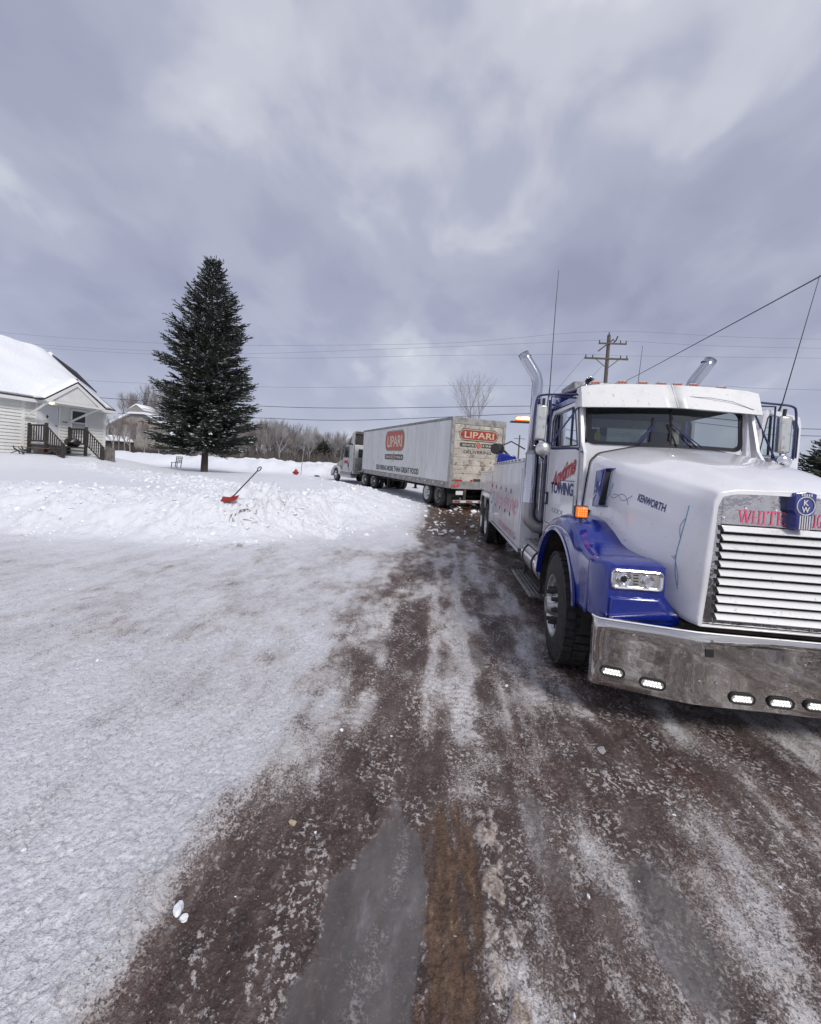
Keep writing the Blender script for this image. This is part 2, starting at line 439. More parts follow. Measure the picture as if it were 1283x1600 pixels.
def build_ground():
    fr = np.radians(np.linspace(-64, 64, 760))
    bk = np.radians(np.linspace(64, 296, 130))[1:-1]
    ang = np.concatenate([fr, bk]) + radians(4.9)          # measured from +Y towards -X
    rad = np.concatenate([[0.02, .25, .5, .75, .9], np.geomspace(1.0, 48, 900), np.geomspace(48.6, 900, 90)])
    nr, na = len(rad), len(ang)
    R, A = np.meshgrid(rad, ang, indexing='ij')
    x = -(R * np.sin(A)).ravel(); y = (R * np.cos(A)).ravel()
    g = ground(x, y); z = g['z'].copy(); d = g['d']; drive = g['drive']; xw = g['xw']
    rr = R.ravel()
    near = 1 - sst(16, 30, rr)
    n1 = fbm(x * 1.3, y * .8, 4); n2 = fbm(x * 5, y * 3.2, 4); n3 = fbm(x * 16, y * 13, 3); n4 = fbm(x * 2.6 + 4, y * .45, 4)
    # ---- dirt: 0 clean snow .. 1 bare mud
    shift = .12 * n1 + .06 * n2 + .22 * n4
    bx = -.74 + .30 * sst(3.0, 1.2, y) * -1 + .05 * np.sin(y * .9)            # left limit of the dirty lane
    bx = np.where(y > 7, bx + .16 * sst(7, 12, y), bx)
    lane = sst(-.42, .40, xw + shift * 1.2 - bx)
    lane_r = 1 - sst(4.4, 6.2, x + .5 * n1)
    mott = .70 + .75 * fbm(x * 2.4 + 7, y * .9, 4) + .40 * n2 - .22 * bumpf(x, .3, .9) * sst(2.6, 3.6, y) * (1 - sst(10, 12, y))
    mott = mott + .18 * bumpf(xw, -.5, .25) * (1 - sst(2.4, 3.0, y)) + .3 * mott * sst(10.5, 12, y)
    dirt = lane * lane_r * drive * np.clip(mott, .25, 1)
    # grey film over the packed snow on the left, thickest a few metres out
    film = (.115 + .26 * n1 + .14 * n2) * (.45 + .55 * sst(-7.5, -1.5, x + .8 * n1)) * sst(1.6, 4.0, y) * (1 - sst(8.0, 10.5, y)) + .06 + .15 * n4
    film = np.clip(film, .03, 1) * drive * (1 - lane)
    # white crusts inside the lane
    def streak(c, w, y0, y1, amp, fy=.7):
        return amp * bumpf(xw + .05 * n2, c, w) * sst(y0, y0 + .5, y) * (1 - sst(y1 - .8, y1, y)) * (.75 + 1.1 * fbm(x * 7, y * fy + c * 9, 4))
    crust = (streak(-.02, .10, 2.3, 10, .65) + streak(.28, .09, 3.2, 11, .60) + streak(-.52, .07, 2.4, 8, .42) + streak(.62, .12, 1.2, 4.2, .62)
             + streak(1.0, .16, 2.6, 9.5, .55) + streak(.70, .10, 5, 14, .45) + streak(1.95, .16, 1.5, 3.4, .62) + streak(2.7, .34, 1.8, 4.2, .60)
             + streak(1.55, .08, 1.6, 2.8, .5) + streak(-.42, .10, 1.0, 1.9, .5) + streak(3.6, .3, 1, 5, .6) + streak(1.25, .09, 1.0, 2.4, .35) + streak(.88, .06, 1.0, 2.2, .38))
    crust = crust + .40 * np.clip(n2 + .5 * n1, 0, 1) * lane
    crust = np.clip(crust, 0, 1)
    ridge = bumpf(xw + .05 * n2 + .035 * n3, .345, .055) * sst(2.35, 2.1, y) * np.clip(.45 + 3.0 * fbm(x * 13, y * 9, 4), 0, 1.3)
    dark = bumpf(xw, -.28, .22) * sst(3.9, 4.3, y) * (1 - sst(5.3, 5.8, y)) + bumpf(x + .2 * n1, -.98, .12) * bumpf(y, 1.62, .22)
    pond = sst(.52, .26, np.hypot((x + .16 + .05 * (2.2 - y) + .16 * n1) / .50, (y - 1.40) / 1.75) + .22 * n2 + .15 * n1)   # frozen puddle
    pond = pond * sst(.08, -.05, xw + .06 * n2 + .10 * n1) * drive
    pond2 = .55 * bumpf(x + .1 * n2, .60, .09) * bumpf(y, 2.1, .45) + bumpf(x, 1.05, .14) * bumpf(y, 1.75, .3) + .7 * bumpf(x, .42, .10) * bumpf(y, 4.1, .35)
    rust = np.zeros_like(x); rust = (.75 + .9 * fbm(x * 14, y * 2.2, 3)) * sst(.20, .08, np.abs(xw - .135 + .04 * n2 + .10 * n1)) * sst(2.45, 2.05, y) * drive
    mud2 = bumpf(x, .55, 1.3) * sst(11, 13.0, y) * (1 - sst(20, 27, y)) * (1 - g['inside'])     # torn up earth behind the truck
    d2 = dirt * (1 - .95 * crust) + film + .5 * dark * lane
    d2 = np.maximum(d2, lane * lane_r * drive * (.26 + .12 * n3))
    d2 = d2 * (1 - ridge * .75)
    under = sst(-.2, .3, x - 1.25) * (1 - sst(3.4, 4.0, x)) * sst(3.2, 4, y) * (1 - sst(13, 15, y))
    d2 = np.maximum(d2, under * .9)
    d2 = np.clip(np.maximum(d2, mud2 * (.75 + .5 * n2)), 0, 1)
    rust = np.maximum(rust, mud2 * .75)
    # earth showing through the heaps
    patch = bumpf(x, -4.75, .42) * bumpf(y, 9.35, .5) * .8 + bumpf(x, -3.2, .5) * bumpf(y, 11.0, .5) * .35
    d2 = np.clip(d2 + patch * sst(.10, .35, n3 + .6 * n2), 0, 1)
    d2 = np.clip(d2 + .12 * g['edge'] * sst(.2, .5, n2) + .5 * g['rb'] * sst(0., .3, n2), 0, 1)
    # path of the trailer wheels through the snow
    # chair hollow
    # ---- relief
    fine = 1 - sst(7, 13, rr)
    z += drive * near * (.018 * n1 + .010 * n2 + .0055 * n3)
    z += fine * drive * .007 * (np.abs(fbm(x * 30, y * 24, 3)) * 2) * (1 - .8 * pond)
    z += crust * lane * .012 + ridge * (.006 + .02 * np.abs(n3)) - pond * .012 - rust * .016
    crk = np.abs(fbm(x * 7 + 2, y * 5, 3)); z -= drive * (1 - lane) * fine * .010 * sst(.06, .0, crk)
    # lane is pressed down, left lip of the lane
    z -= lane * drive * .035 * near
    z += bumpf(xw - bx, -.15, .14) * drive * .02 * near
    # tyre treads pressed into the crust
    for c, w, p in ((-.55, .13, .075), (1.0, .17, .085), (-.05, .12, .08), (.24, .1, .07)):
        m = bumpf(xw, c, w) * sst(2.3, 3.0, y) * (1 - sst(7, 10, y)) * sst(-.25, .25, fbm(x * 1.2 + c, y * .8, 2))
        z += m * .009 * np.sign(np.sin(2 * pi * (y + .35 * np.abs(xw - c)) / p)) * drive
    z += mud2 * (.10 * np.abs(n2) + .09 * np.abs(n3) + .05 * n1)
    # deep snow: soft small-scale relief
    snowm = sst(.2, 1.2, d)
    z += snowm * near * (.012 * n2 + .006 * n3) + g['edge'] * near * (.03 * n3 + .03 * np.abs(n2))
    z += g['rb'] * (.12 * np.abs(n2) + .08 * n3)
    me = bpy.data.meshes.new('ground')
    co = np.stack([x, y, z], 1).astype(np.float32)
    me.vertices.add(len(co)); me.vertices.foreach_set('co', co.ravel())
    i = np.arange(nr - 1)[:, None] * na + np.arange(na)[None, :]
    j = np.arange(nr - 1)[:, None] * na + (np.arange(na)[None, :] + 1) % na
    q = np.stack([i, j, j + na, i + na], -1).reshape(-1, 4)[:, ::-1]
    nf = len(q); me.loops.add(nf * 4); me.polygons.add(nf)
    me.polygons.foreach_set('loop_start', np.arange(nf) * 4); me.polygons.foreach_set('loop_total', np.full(nf, 4))
    me.loops.foreach_set('vertex_index', q.astype(np.int32).ravel())
    me.update(calc_edges=True); me.shade_smooth()
    col = np.stack([d2, np.clip(pond + pond2, 0, 1), np.clip(rust + .35 * ridge, 0, 1), np.clip(ridge + .0, 0, 1)], 1).astype(np.float32)
    at = me.color_attributes.new('soil', 'FLOAT_COLOR', 'POINT'); at.data.foreach_set('color', col.ravel())
    at2 = me.attributes.new('deep', 'FLOAT', 'POINT'); at2.data.foreach_set('value', sst(-1.3, .7, d + .9 * n1 + .5 * n2).astype(np.float32))
    me.materials.append(ground_mat())
    o = bpy.data.objects.new('ground', me); C.objects.link(o); tag(o, kind='structure')


def ground_mat():
    m = bpy.data.materials.new('snow_ice_and_mud'); m.use_nodes = True; t = m.node_tree; b = t.nodes['Principled BSDF']
    tc = N(t, 'ShaderNodeTexCoord'); P = tc.outputs['Object']
    at = N(t, 'ShaderNodeAttribute', attribute_name='soil'); sp = N(t, 'ShaderNodeSeparateColor'); L(t, at.outputs['Color'], sp.inputs[0])
    dp = N(t, 'ShaderNodeAttribute', attribute_name='deep').outputs['Fac']
    dirt, pond, rust = sp.outputs[0], sp.outputs[1], sp.outputs[2]; ridge = at.outputs['Alpha']

    def noise(s, det=4, rough=.6, dist=0., scl=None):
        v = P
        if scl:
            mp = N(t, 'ShaderNodeMapping'); mp.inputs['Scale'].default_value = scl; L(t, P, mp.inputs[0]); v = mp.outputs[0]
        n = N(t, 'ShaderNodeTexNoise', i_Scale=s, i_Detail=float(det), i_Roughness=rough, i_Distortion=dist); L(t, v, n.inputs['Vector']); return n.outputs[0]
    nA = noise(9, 6, .65, .3, (1, .42, 1)); nE = noise(3.6, 6, .72, .2, (1, .6, 1)); nB = noise(38, 5, .7, .2); nC = noise(110, 3, .6); nD = noise(2.2, 5, .6, .4, (1, .55, 1))
    # threshold the dirt with the fine noises so edges break up into flecks
    s = math_n(t, 'ADD', math_n(t, 'MULTIPLY', math_n(t, 'SUBTRACT', nA, .5), 1.15), math_n(t, 'MULTIPLY', math_n(t, 'SUBTRACT', nB, .5), 2.0))
    s = math_n(t, 'ADD', s, math_n(t, 'MULTIPLY', math_n(t, 'SUBTRACT', nC, .5), 1.5))
    f = math_n(t, 'ADD', math_n(t, 'MULTIPLY', dirt, 1.5), math_n(t, 'SUBTRACT', s, .30))
    f = N(t, 'ShaderNodeMapRange', interpolation_type='SMOOTHSTEP'); 
    ff = math_n(t, 'ADD', math_n(t, 'MULTIPLY', dirt, 1.45), math_n(t, 'SUBTRACT', s, .22))
    L(t, ff, f.inputs['Value']); f.inputs['From Min'].default_value = .0; f.inputs['From Max'].default_value = .62
    fm = f.outputs[0]
    snow = mixc(t, ramp(t, nB, [(.35, (0, 0, 0)), (.7, (1, 1, 1))]), (.64, .65, .70), (.82, .83, .87))
    film = ramp(t, nD, [(.38, (.60, .595, .60)), (.62, (.40, .385, .37))])
    snowd = mixc(t, math_n(t, 'MULTIPLY', dirt, 1.6, clamp=True), snow, film)
    deepc = mixc(t, ramp(t, nA, [(.3, (0, 0, 0)), (.7, (1, 1, 1))]), (.72, .745, .80), (.80, .815, .85))
    nw2 = N(t, 'ShaderNodeTexNoise', i_Scale=7.0, i_Detail=3.0); L(t, P, nw2.inputs['Vector']); vm2 = N(t, 'ShaderNodeVectorMath', operation='MULTIPLY_ADD'); L(t, nw2.outputs['Color'], vm2.inputs[0]); vm2.inputs[1].default_value = (.16, .16, .16); L(t, P, vm2.inputs[2])
    ck = N(t, 'ShaderNodeTexVoronoi', i_Scale=11.0, feature='DISTANCE_TO_EDGE'); L(t, vm2.outputs[0], ck.inputs['Vector'])
    crk = math_n(t, 'MULTIPLY', ramp(t, ck.outputs['Distance'], [(0, (1, 1, 1)), (.05, (0, 0, 0))]), ramp(t, nD, [(.42, (0, 0, 0)), (.58, (.55, .55, .55))]))
    snowd = mixc(t, crk, snowd, (.30, .30, .32))
    spk = math_n(t, 'ADD', math_n(t, 'MULTIPLY', nB, .6), math_n(t, 'MULTIPLY', nC, .4))
    snowd = mixc(t, ramp(t, spk, [(.34, (.9, .9, .9)), (.46, (0, 0, 0))]), snowd, (.34, .335, .35))
    snowd = mixc(t, ramp(t, spk, [(.54, (0, 0, 0)), (.62, (.8, .8, .8))]), snowd, (.84, .85, .88))
    wm = math_n(t, 'MULTIPLY', math_n(t, 'SUBTRACT', dirt, .12), 3.5, clamp=True)
    snowd = mixc(t, wm, snowd, (1.0, .93, .88), 'MULTIPLY')
    base = mixc(t, dp, snowd, deepc)
    mud = ramp(t, nA, [(.32, (.036, .022, .019)), (.5, (.080, .052, .045)), (.68, (.155, .118, .106))])
    mud = mixc(t, ramp(t, nB, [(.56, (0, 0, 0)), (.70, (.7, .7, .7))]), mud, (.27, .245, .235))
    mud = mixc(t, ramp(t, nD, [(.5, (0, 0, 0)), (.66, (.55, .55, .55))]), mud, (.088, .038, .030))
    base = mixc(t, fm, base, mud)
    icec = ramp(t, nD, [(.3, (.065, .058, .056)), (.56, (.125, .118, .115)), (.66, (.30, .30, .32))])
    pf = ramp(t, math_n(t, 'ADD', pond, math_n(t, 'MULTIPLY', math_n(t, 'SUBTRACT', nA, .5), .4)), [(.3, (0, 0, 0)), (.6, (1, 1, 1))])
    base = mixc(t, math_n(t, 'MULTIPLY', pf, math_n(t, 'ADD', .30, math_n(t, 'MULTIPLY', nE, .7)), clamp=True), base, icec)
    rim_ = ramp(t, math_n(t, 'ADD', pond, math_n(t, 'MULTIPLY', math_n(t, 'SUBTRACT', nB, .5), .5)), [(.22, (0, 0, 0)), (.38, (1, 1, 1)), (.58, (0, 0, 0))])
    base = mixc(t, math_n(t, 'MULTIPLY', rim_, .18), base, (.22, .21, .21))
    rc = ramp(t, noise(24, 6, .7, .4, (1, .45, 1)), [(.36, (.060, .033, .021)), (.55, (.13, .074, .042)), (.68, (.26, .165, .095))])
    rf = ramp(t, math_n(t, 'ADD', rust, math_n(t, 'MULTIPLY', math_n(t, 'SUBTRACT', nA, .5), .5)), [(.25, (0, 0, 0)), (.7, (1, 1, 1))])
    base = mixc(t, math_n(t, 'MULTIPLY', rf, .85), base, rc)
    crc = ramp(t, nB, [(.4, (.22, .17, .14)), (.6, (.50, .43, .38))])
    rdf = ramp(t, math_n(t, 'ADD', math_n(t, 'MULTIPLY', ridge, .34), math_n(t, 'ADD', math_n(t, 'MULTIPLY', nB, .8), math_n(t, 'MULTIPLY', nC, .4))), [(.70, (0, 0, 0)), (.80, (1, 1, 1))])
    base = mixc(t, math_n(t, 'MULTIPLY', rdf, math_n(t, 'MULTIPLY', ridge, 2.5, clamp=True), clamp=True), base, crc)
    crumb = math_n(t, 'MULTIPLY', ramp(t, nB, [(.515, (0, 0, 0)), (.585, (1, 1, 1))]), ramp(t, nE, [(.455, (0, 0, 0)), (.56, (1, 1, 1))]))
    crumb = math_n(t, 'MULTIPLY', crumb, math_n(t, 'SUBTRACT', 1.0, math_n(t, 'MAXIMUM', pf, rf)))
    base = mixc(t, math_n(t, 'MULTIPLY', math_n(t, 'MULTIPLY', crumb, fm), .85), base, (.58, .545, .53))
    # white crystals and black grit
    nw = N(t, 'ShaderNodeTexNoise', i_Scale=60.0, i_Detail=2.0); L(t, P, nw.inputs['Vector']); vm = N(t, 'ShaderNodeVectorMath', operation='MULTIPLY_ADD'); L(t, nw.outputs['Color'], vm.inputs[0]); vm.inputs[1].default_value = (.035, .035, .035); L(t, P, vm.inputs[2])
    vor = N(t, 'ShaderNodeTexVoronoi', i_Scale=70.0); L(t, vm.outputs[0], vor.inputs['Vector'])
    sepc = N(t, 'ShaderNodeSeparateColor'); L(t, vor.outputs['Color'], sepc.inputs[0])
    fleck = math_n(t, 'MULTIPLY', math_n(t, 'LESS_THAN', vor.outputs['Distance'], .24), math_n(t, 'GREATER_THAN', sepc.outputs[0], .93))
    base = mixc(t, math_n(t, 'MULTIPLY', math_n(t, 'MULTIPLY', math_n(t, 'MULTIPLY', fleck, fm), math_n(t, 'SUBTRACT', 1.0, pf)), .8), base, (.60, .60, .61))
    grit = math_n(t, 'MULTIPLY', math_n(t, 'LESS_THAN', vor.outputs['Distance'], .20), math_n(t, 'GREATER_THAN', sepc.outputs[1], .965))
    grit = math_n(t, 'MULTIPLY', grit, math_n(t, 'SUBTRACT', 1.0, dp))
    base = mixc(t, math_n(t, 'MULTIPLY', grit, .8), base, (.03, .025, .022))
    L(t, base, b.inputs['Base Color'])
    gloss = math_n(t, 'MAXIMUM', pf, math_n(t, 'MULTIPLY', fm, ramp(t, nD, [(.42, (0, 0, 0)), (.6, (1, 1, 1))])))
    rg = N(t, 'ShaderNodeMapRange'); L(t, gloss, rg.inputs['Value']); rg.inputs['To Min'].default_value = .62; rg.inputs['To Max'].default_value = .20
    L(t, math_n(t, 'ADD', rg.outputs[0], math_n(t, 'MULTIPLY', math_n(t, 'SUBTRACT', nB, .5), .35)), b.inputs['Roughness'])
    b.inputs['Subsurface Weight'].default_value = 0
    h = math_n(t, 'ADD', math_n(t, 'MULTIPLY', nA, .5), math_n(t, 'MULTIPLY', nB, .55))
    h = math_n(t, 'ADD', h, math_n(t, 'MULTIPLY', nC, .22)); h = math_n(t, 'ADD', h, math_n(t, 'MULTIPLY', fm, -.18))
    hm = math_n(t, 'SUBTRACT', 1.0, math_n(t, 'MULTIPLY', pf, .75))
    bp = N(t, 'ShaderNodeBump', i_Distance=.035); L(t, h, bp.inputs['Height']); L(t, math_n(t, 'MULTIPLY', hm, 1.0), bp.inputs['Strength'])
    L(t, bp.outputs[0], b.inputs['Normal'])
    return m


build_ground()

# small loose lumps of snow and ice on the drive and the heaps
ICO = None


def ico(r, c, sq=(1, 1, 1), jit=.25, sub=1):
    bm = bmesh.new(); bmesh.ops.create_icosphere(bm, subdivisions=sub, radius=1)
    vs = []; a = random.random() * 6.28
    for v in bm.verts:
        k = r * (1 + random.uniform(-jit, jit)); p = Vector((v.co.x * sq[0], v.co.y * sq[1], v.co.z * sq[2])) * k
        p.rotate(Matrix.Rotation(a, 3, 'Z')); vs.append(p + Vector(c))
    fs = [tuple(v.index for v in f.verts) for f in bm.faces]; bm.free(); return vs, fs


def scatter_clods():
    _v, _f = [], []
    base_v, base_f = ico(1, (0, 0, 0), jit=0); base = np.array([v[:] for v in base_v]); bf = np.array(base_f)
    n = 38000
    t = rng.uniform(0, 1, n)
    xs = rng.uniform(-11, 3.4, n); ys = 1.2 + 26 * rng.uniform(0, 1, n) ** 1.5
    g = ground(xs, ys)
    wgt = g['edge'] * .95 + g['berm'] * 1.3 + .022 * g['drive'] * (ys < 9) + .10 * bumpf(xs, .3, 1.5) * ((ys > 11) & (ys < 22))
    keep = (rng.uniform(0, 1, n) < wgt) & ~((xs > 1.1) & (ys > 3) & (ys < 11))
    xs, ys, zs = xs[keep], ys[keep], g['z'][keep]; e = (g['edge'] + g['berm'])[keep]; n = len(xs)
    r = np.where(e > .15, rng.gamma(1.4, .013, n) + .008, rng.gamma(1.3, .0028, n) + .003)
    r = np.where((e <= .15) & (ys > 10), rng.gamma(1.5, .02, n) + .01, r); r = np.where((e > .3) & (rng.uniform(0, 1, n) < .035), r * 1.7, r)
    j = 1 + rng.uniform(-.38, .38, (n, len(base), 1)); s = rng.uniform(.6, 1.25, (n, 1, 3)) * np.array([1, 1, .62])
    V = base[None] * j * s * r[:, None, None]; V[..., 0] += xs[:, None]; V[..., 1] += ys[:, None]; V[..., 2] += (zs + r * .12)[:, None]
    F = (bf[None] + (np.arange(n) * len(base))[:, None, None]).reshape(-1, 3)
    me = bpy.data.meshes.new('snow_clods'); me.from_pydata(V.reshape(-1, 3).tolist(), [], F.tolist()); me.materials.append(m_clod)
    o = bpy.data.objects.new('snow_clods', me); C.objects.link(o)
    tag(o, 'loose lumps of snow scattered along the ploughed heaps and the icy drive', 'snow', kind='stuff')


m_clod = mat('snow_lump', (.80, .82, .86), .6, bump=(40, .5, .01), dirt=[(1.6, (.58, .56, .55), .55, .75, 5)])
scatter_clods()

for (x, y, r, lab, mt, sq) in [
        (-.945, 1.500, .022, 'small bright white snow lump on the brown lane, the larger of two touching', 'white', (1.3, .8, .7)),
        (-.905, 1.475, .015, 'tiny white snow crumb just beside the bright lump on the brown lane', 'white', (1, .9, .7)),
        (1.175, 2.852, .034, 'pale flat ice plate lying on the lane, the farther of two below the bumper', 'ice', (1.2, .9, .22)),
        (1.102, 2.611, .032, 'pale flat ice plate lying on the lane, the nearer of two below the bumper', 'ice', (1.0, 1.1, .22)),
        (-.66, 1.98, .018, 'tan stone frozen in the ice at the left edge of the brown lane', 'tan', (1.3, .8, .6)),
        (-.68, 1.45, .012, 'black pebble on the brown lane to the right of the white snow lump', 'dark', (1, .8, .8)),
        (-4.1, 8.0, .06, 'grey ice lump lying alone in front of the snow heap', 'ice', (1, .9, .9))]:
    mm = {'white': m_snow, 'ice': MATS.get('ice_lump') or mat('ice_lump', (.33, .32, .32), .35), 'tan': MATS.get('tan_stone') or mat('tan_stone', (.42, .34, .24), .7), 'dark': m_iron}[mt]
    vs, fs = ico(r, (x, y, gz(x, y) + r * sq[2] * .35 + .0), sq, .26, 2)
    z0 = -.03 if x > -.75 and y < 6 else 0
    vs = [Vector((v[0], v[1], v[2] + z0)) for v in vs]
    b = MB(); b.add(vs, fs); o = b.build(smooth=False, **{'name': {'white': 'snow_lump', 'ice': 'ice_lump', 'tan': 'stone', 'dark': 'pebble'}[mt], 'm': mm}); tag(o, lab, 'snow lump' if mt == 'white' else 'ice lump' if mt == 'ice' else 'stone')

# ------------------------------------------------------------------ house with porch


def house():
    # frame: origin at the right front corner on the ground, +a to the left along the wall, +b into the house
    yaw = radians(4.856)
    ccam = Vector((-18.15, 24.2))
    def cw(p): return Vector((p.x * cos(yaw) - p.y * sin(yaw), p.x * sin(yaw) + p.y * cos(yaw)))
    O = cw(ccam); wl = cw(Vector((-.35, -.94))).normalized(); wn = Vector((wl.y, -wl.x))      # into the house, away from the camera
    if wn.dot(O) < 0: wn = -wn
    P = lambda a, b, z: (O.x + wl.x * a + wn.x * b, O.y + wl.y * a + wn.y * b, z)
    gz_ = gz(O.x + 1, O.y - 1.5) - .1
    R = thing('house', 'small white clapboard house with snow covered hipped roof at the left edge', 'house', P(3, 2.5, gz_))
    L0, D0, ez, fz = 9.5, 5.6, 4.19, 1.98     # length, depth, eaves height, floor height

    def bx(name, m, a, b, par=R, **k):
        (a0, b0, z0), (a1, b1, z1) = a, b
        vs = [P(a0, b0, z0), P(a1, b0, z0), P(a1, b1, z0), P(a0, b1, z0), P(a0, b0, z1), P(a1, b0, z1), P(a1, b1, z1), P(a0, b1, z1)]
        mb = MB().add(vs, [(0, 3, 2, 1), (4, 5, 6, 7), (0, 1, 5, 4), (1, 2, 6, 5), (2, 3, 7, 6), (3, 0, 4, 7)]); return mb.build(name, m, par, **k)
    WL = bx('wall', m_siding, (0, 0, gz_ - .5), (L0, D0, ez + .05), smooth=False)
    # clapboards: saw-tooth courses, front and right side, with the openings left free
    door = (2.40, 3.33); win = (1.08, 1.76)
    def clap(name, segs, side):
        mb = MB(); z = gz_ - .1; h = .165
        while z < ez - .02:
            zt_ = min(z + h, ez)
            for (a0, a1) in segs(z, zt_):
                if side == 'f': q = [P(a0, -.055, z), P(a1, -.055, z), P(a1, -.006, zt_), P(a0, -.006, zt_), P(a0, -.004, z), P(a1, -.004, z)]
                else: q = [P(-.028, a0, z), P(-.028, a1, z), P(-.006, a1, zt_), P(-.006, a0, zt_), P(-.004, a0, z), P(-.004, a1, z)]
                mb.add(q, [(0, 1, 2, 3), (0, 4, 5, 1)])
            z += h
        o = mb.build(name, m_siding, WL, smooth=False); tag(o, kind='stuff')
    def fs(z0, z1):
        cut = []
        if z0 < fz + 2.16: cut.append((door[0] - .1, door[1] + .1))
        if fz + .55 < z1 and z0 < fz + 1.98: cut.append((win[0] - .1, win[1] + .1))
        out = []; a = .12
        for c in sorted(cut): out.append((a, c[0])); a = c[1]
        out.append((a, L0)); return out
    clap('clapboards', fs, 'f'); clap('clapboards', lambda a, c: [(.12, D0)], 's')
    bx('corner_board', m_trim, (-.035, -.035, gz_ - .4), (.12, .12, ez), WL); bx('corner_board', m_trim, (3.84, -.05, gz_ - .4), (4.0, -.0, ez), WL)
    # door
    d0, d1 = door; DR = bx('door', m_door, (d0 + .01, -.03, fz), (d1 - .01, .0, fz + 2.05), R, bevel=.004)
    for s in (d0 - .10, d1 + .005): bx('door_casing', m_trim, (s, -.05, fz), (s + .095, -.0, fz + 2.07), DR)
    bx('door_casing', m_trim, (d0 - .1, -.055, fz + 2.07), (d1 + .1, -.0, fz + 2.17), DR)
    bx('door_jamb_shadow_gap', m_iron, (d0 + .0, -.034, fz), (d0 + .02, -.02, fz + 2.05), DR) if False else None
    MB().add([P(d0 + .5 + a, -.034, fz + 1.42 + c) for a, c in ((-.06, 0), (0, -.11), (.06, 0), (0, .11))], [(0, 1, 2, 3)]).build('door_light', m_iron, DR, smooth=False)
    bx('door_panel', m_door, (d0 + .15, -.036, fz + .2), (d1 - .15, -.031, fz + 1.1), DR, bevel=.003); MB().tube([P(d0 + .10, -.03, fz + 1.0), P(d0 + .10, -.09, fz + 1.0)], .03, 10).build('door_knob', m_iron, DR)
    # window with sashes
    w0, w1 = win; z0, z1 = fz + .62, fz + 1.92
    WN = bx('window', m_glassd2, (w0, -.012, z0), (w1, .0, z1), R, smooth=False)
    for a0, a1, c0, c1 in ((w0 - .09, w0 + .01, z0 - .06, z1 + .1), (w1 - .01, w1 + .09, z0 - .06, z1 + .1), (w0 + .01, w1 - .01, z1 - .02, z1 + .1), (w0 + .01, w1 - .01, z0 - .06, z0 + .03), (w0 + .01, w1 - .01, (z0 + z1) / 2 - .03, (z0 + z1) / 2 + .03)):
        bx('window_frame', m_trim, (a0, -.055, c0), (a1, -.0, c1), WN)
    bx('curtain', m_inlite, (w0 + .02, -.0135, z0 + .05), (w1 - .02, -.0125, (z0 + z1) / 2), WN, smooth=False)
    bx('house_number', m_iron, (1.98, -.045, fz + 1.22), (2.18, -.03, fz + 1.29), R); 
    # hipped roof, snow on it
    ov = .38
    def roof(e, up, name, m_, sag=0):
        A, B_, Cc, Dd = P(-e, -e, ez + up), P(L0 + e, -e, ez + up), P(L0 + e, D0 + e, ez + up), P(-e, D0 + e, ez + up)
        r0, r1 = P(1.55, D0 / 2, ez + 2.95 + up * 1.1), P(L0 - 1.5, D0 / 2, ez + 3.1 + up * 1.1)
        return [A, B_, Cc, Dd, r0, r1], [(0, 1, 5, 4), (1, 2, 5), (2, 3, 4, 5), (3, 0, 4)]
    v1, f1 = roof(ov, .0, 'roof', m_shing); MB().add(v1, f1 + [(0, 3, 2, 1)]).build('roof', m_shing, R, smooth=False)
    bx('eave_board', m_trim, (-ov, -ov - .03, ez - .17), (L0 + ov, -ov, ez - .01), R); bx('eave_board', m_trim, (-ov - .03, -ov - .03, ez - .17), (-ov, D0 + ov, ez - .01), R)
    bx('soffit', m_trim, (-ov, -ov, ez - .16), (L0, .0, ez - .14), R); bx('soffit', m_trim, (-ov, .0, ez - .16), (.0, D0, ez - .14), R)
    # snow slabs: front face and right hip, thick and soft
    def slab(p00, p10, p11, p01, th, name, cut=None, nu=36, nv=22, hole=0):
        p = [Vector(q) for q in (p00, p10, p11, p01)]; nn = (p[1] - p[0]).cross(p[3] - p[0]).normalized()
        if nn.z < 0: nn = -nn
        top = []; 
        for i in range(nu + 1):
            r = []
            for j in range(nv + 1):
                u, v = i / nu, j / nv; q = p[0].lerp(p[1], u).lerp(p[3].lerp(p[2], u), v)
                e = min(1, min(u, 1 - u) * 9 + .0, min(v * 6 + .12, 1)) if v < .9 else min(1, min(u, 1 - u) * 9)
                n_ = float(fbm(np.array([q.x * .7 + 3]), np.array([q.z * .9 + q.y * .7]), 3)[0])
                t_ = th * (max(e, 0) ** .5) * (1 + .45 * n_)
                if hole and u < hole * (1.15 - v * .9 + .25 * n_) : t_ = -.03
                r.append(tuple(q + nn * t_ + Vector((0, 0, -.0))))
            top.append(r)
        mb = MB().grid(top); bot = [[tuple(p[0].lerp(p[1], i / nu).lerp(p[3].lerp(p[2], i / nu), j / nv) - nn * .02) for j in (0, nv)] for i in range(nu + 1)]
        mb.grid([[top[i][0], bot[i][0]] for i in range(nu + 1)]); mb.grid([[top[0][j], tuple(p[0].lerp(p[3], j / nv) - nn * .02)] for j in range(nv + 1)]); mb.grid([[top[nu][j], tuple(p[1].lerp(p[2], j / nv) - nn * .02)] for j in range(nv + 1)])
        return mb.build(name, m_snow, R, angle=70)
    (A, B_, Cc, Dd, r0, r1), _f = roof(ov - .10, .07, '', None)
    slab(A, B_, r1, r0, .30, 'roof_snow'); slab(Dd, A, r0, r0, .20, 'roof_snow', hole=.0)
    MB().tube([P(.15, .62, ez + 1.02), P(.75, 1.62, ez + 2.02), P(1.4, D0 / 2 - .25, ez + 2.95)], [.03, .13, .03], 6).build('bare_ridge', m_shing, R)
    # porch gable
    g0, g1 = .85, 3.50; pk = 2.17; pz = ez + 1.12; pr = 1.10; gz0 = ez - .02
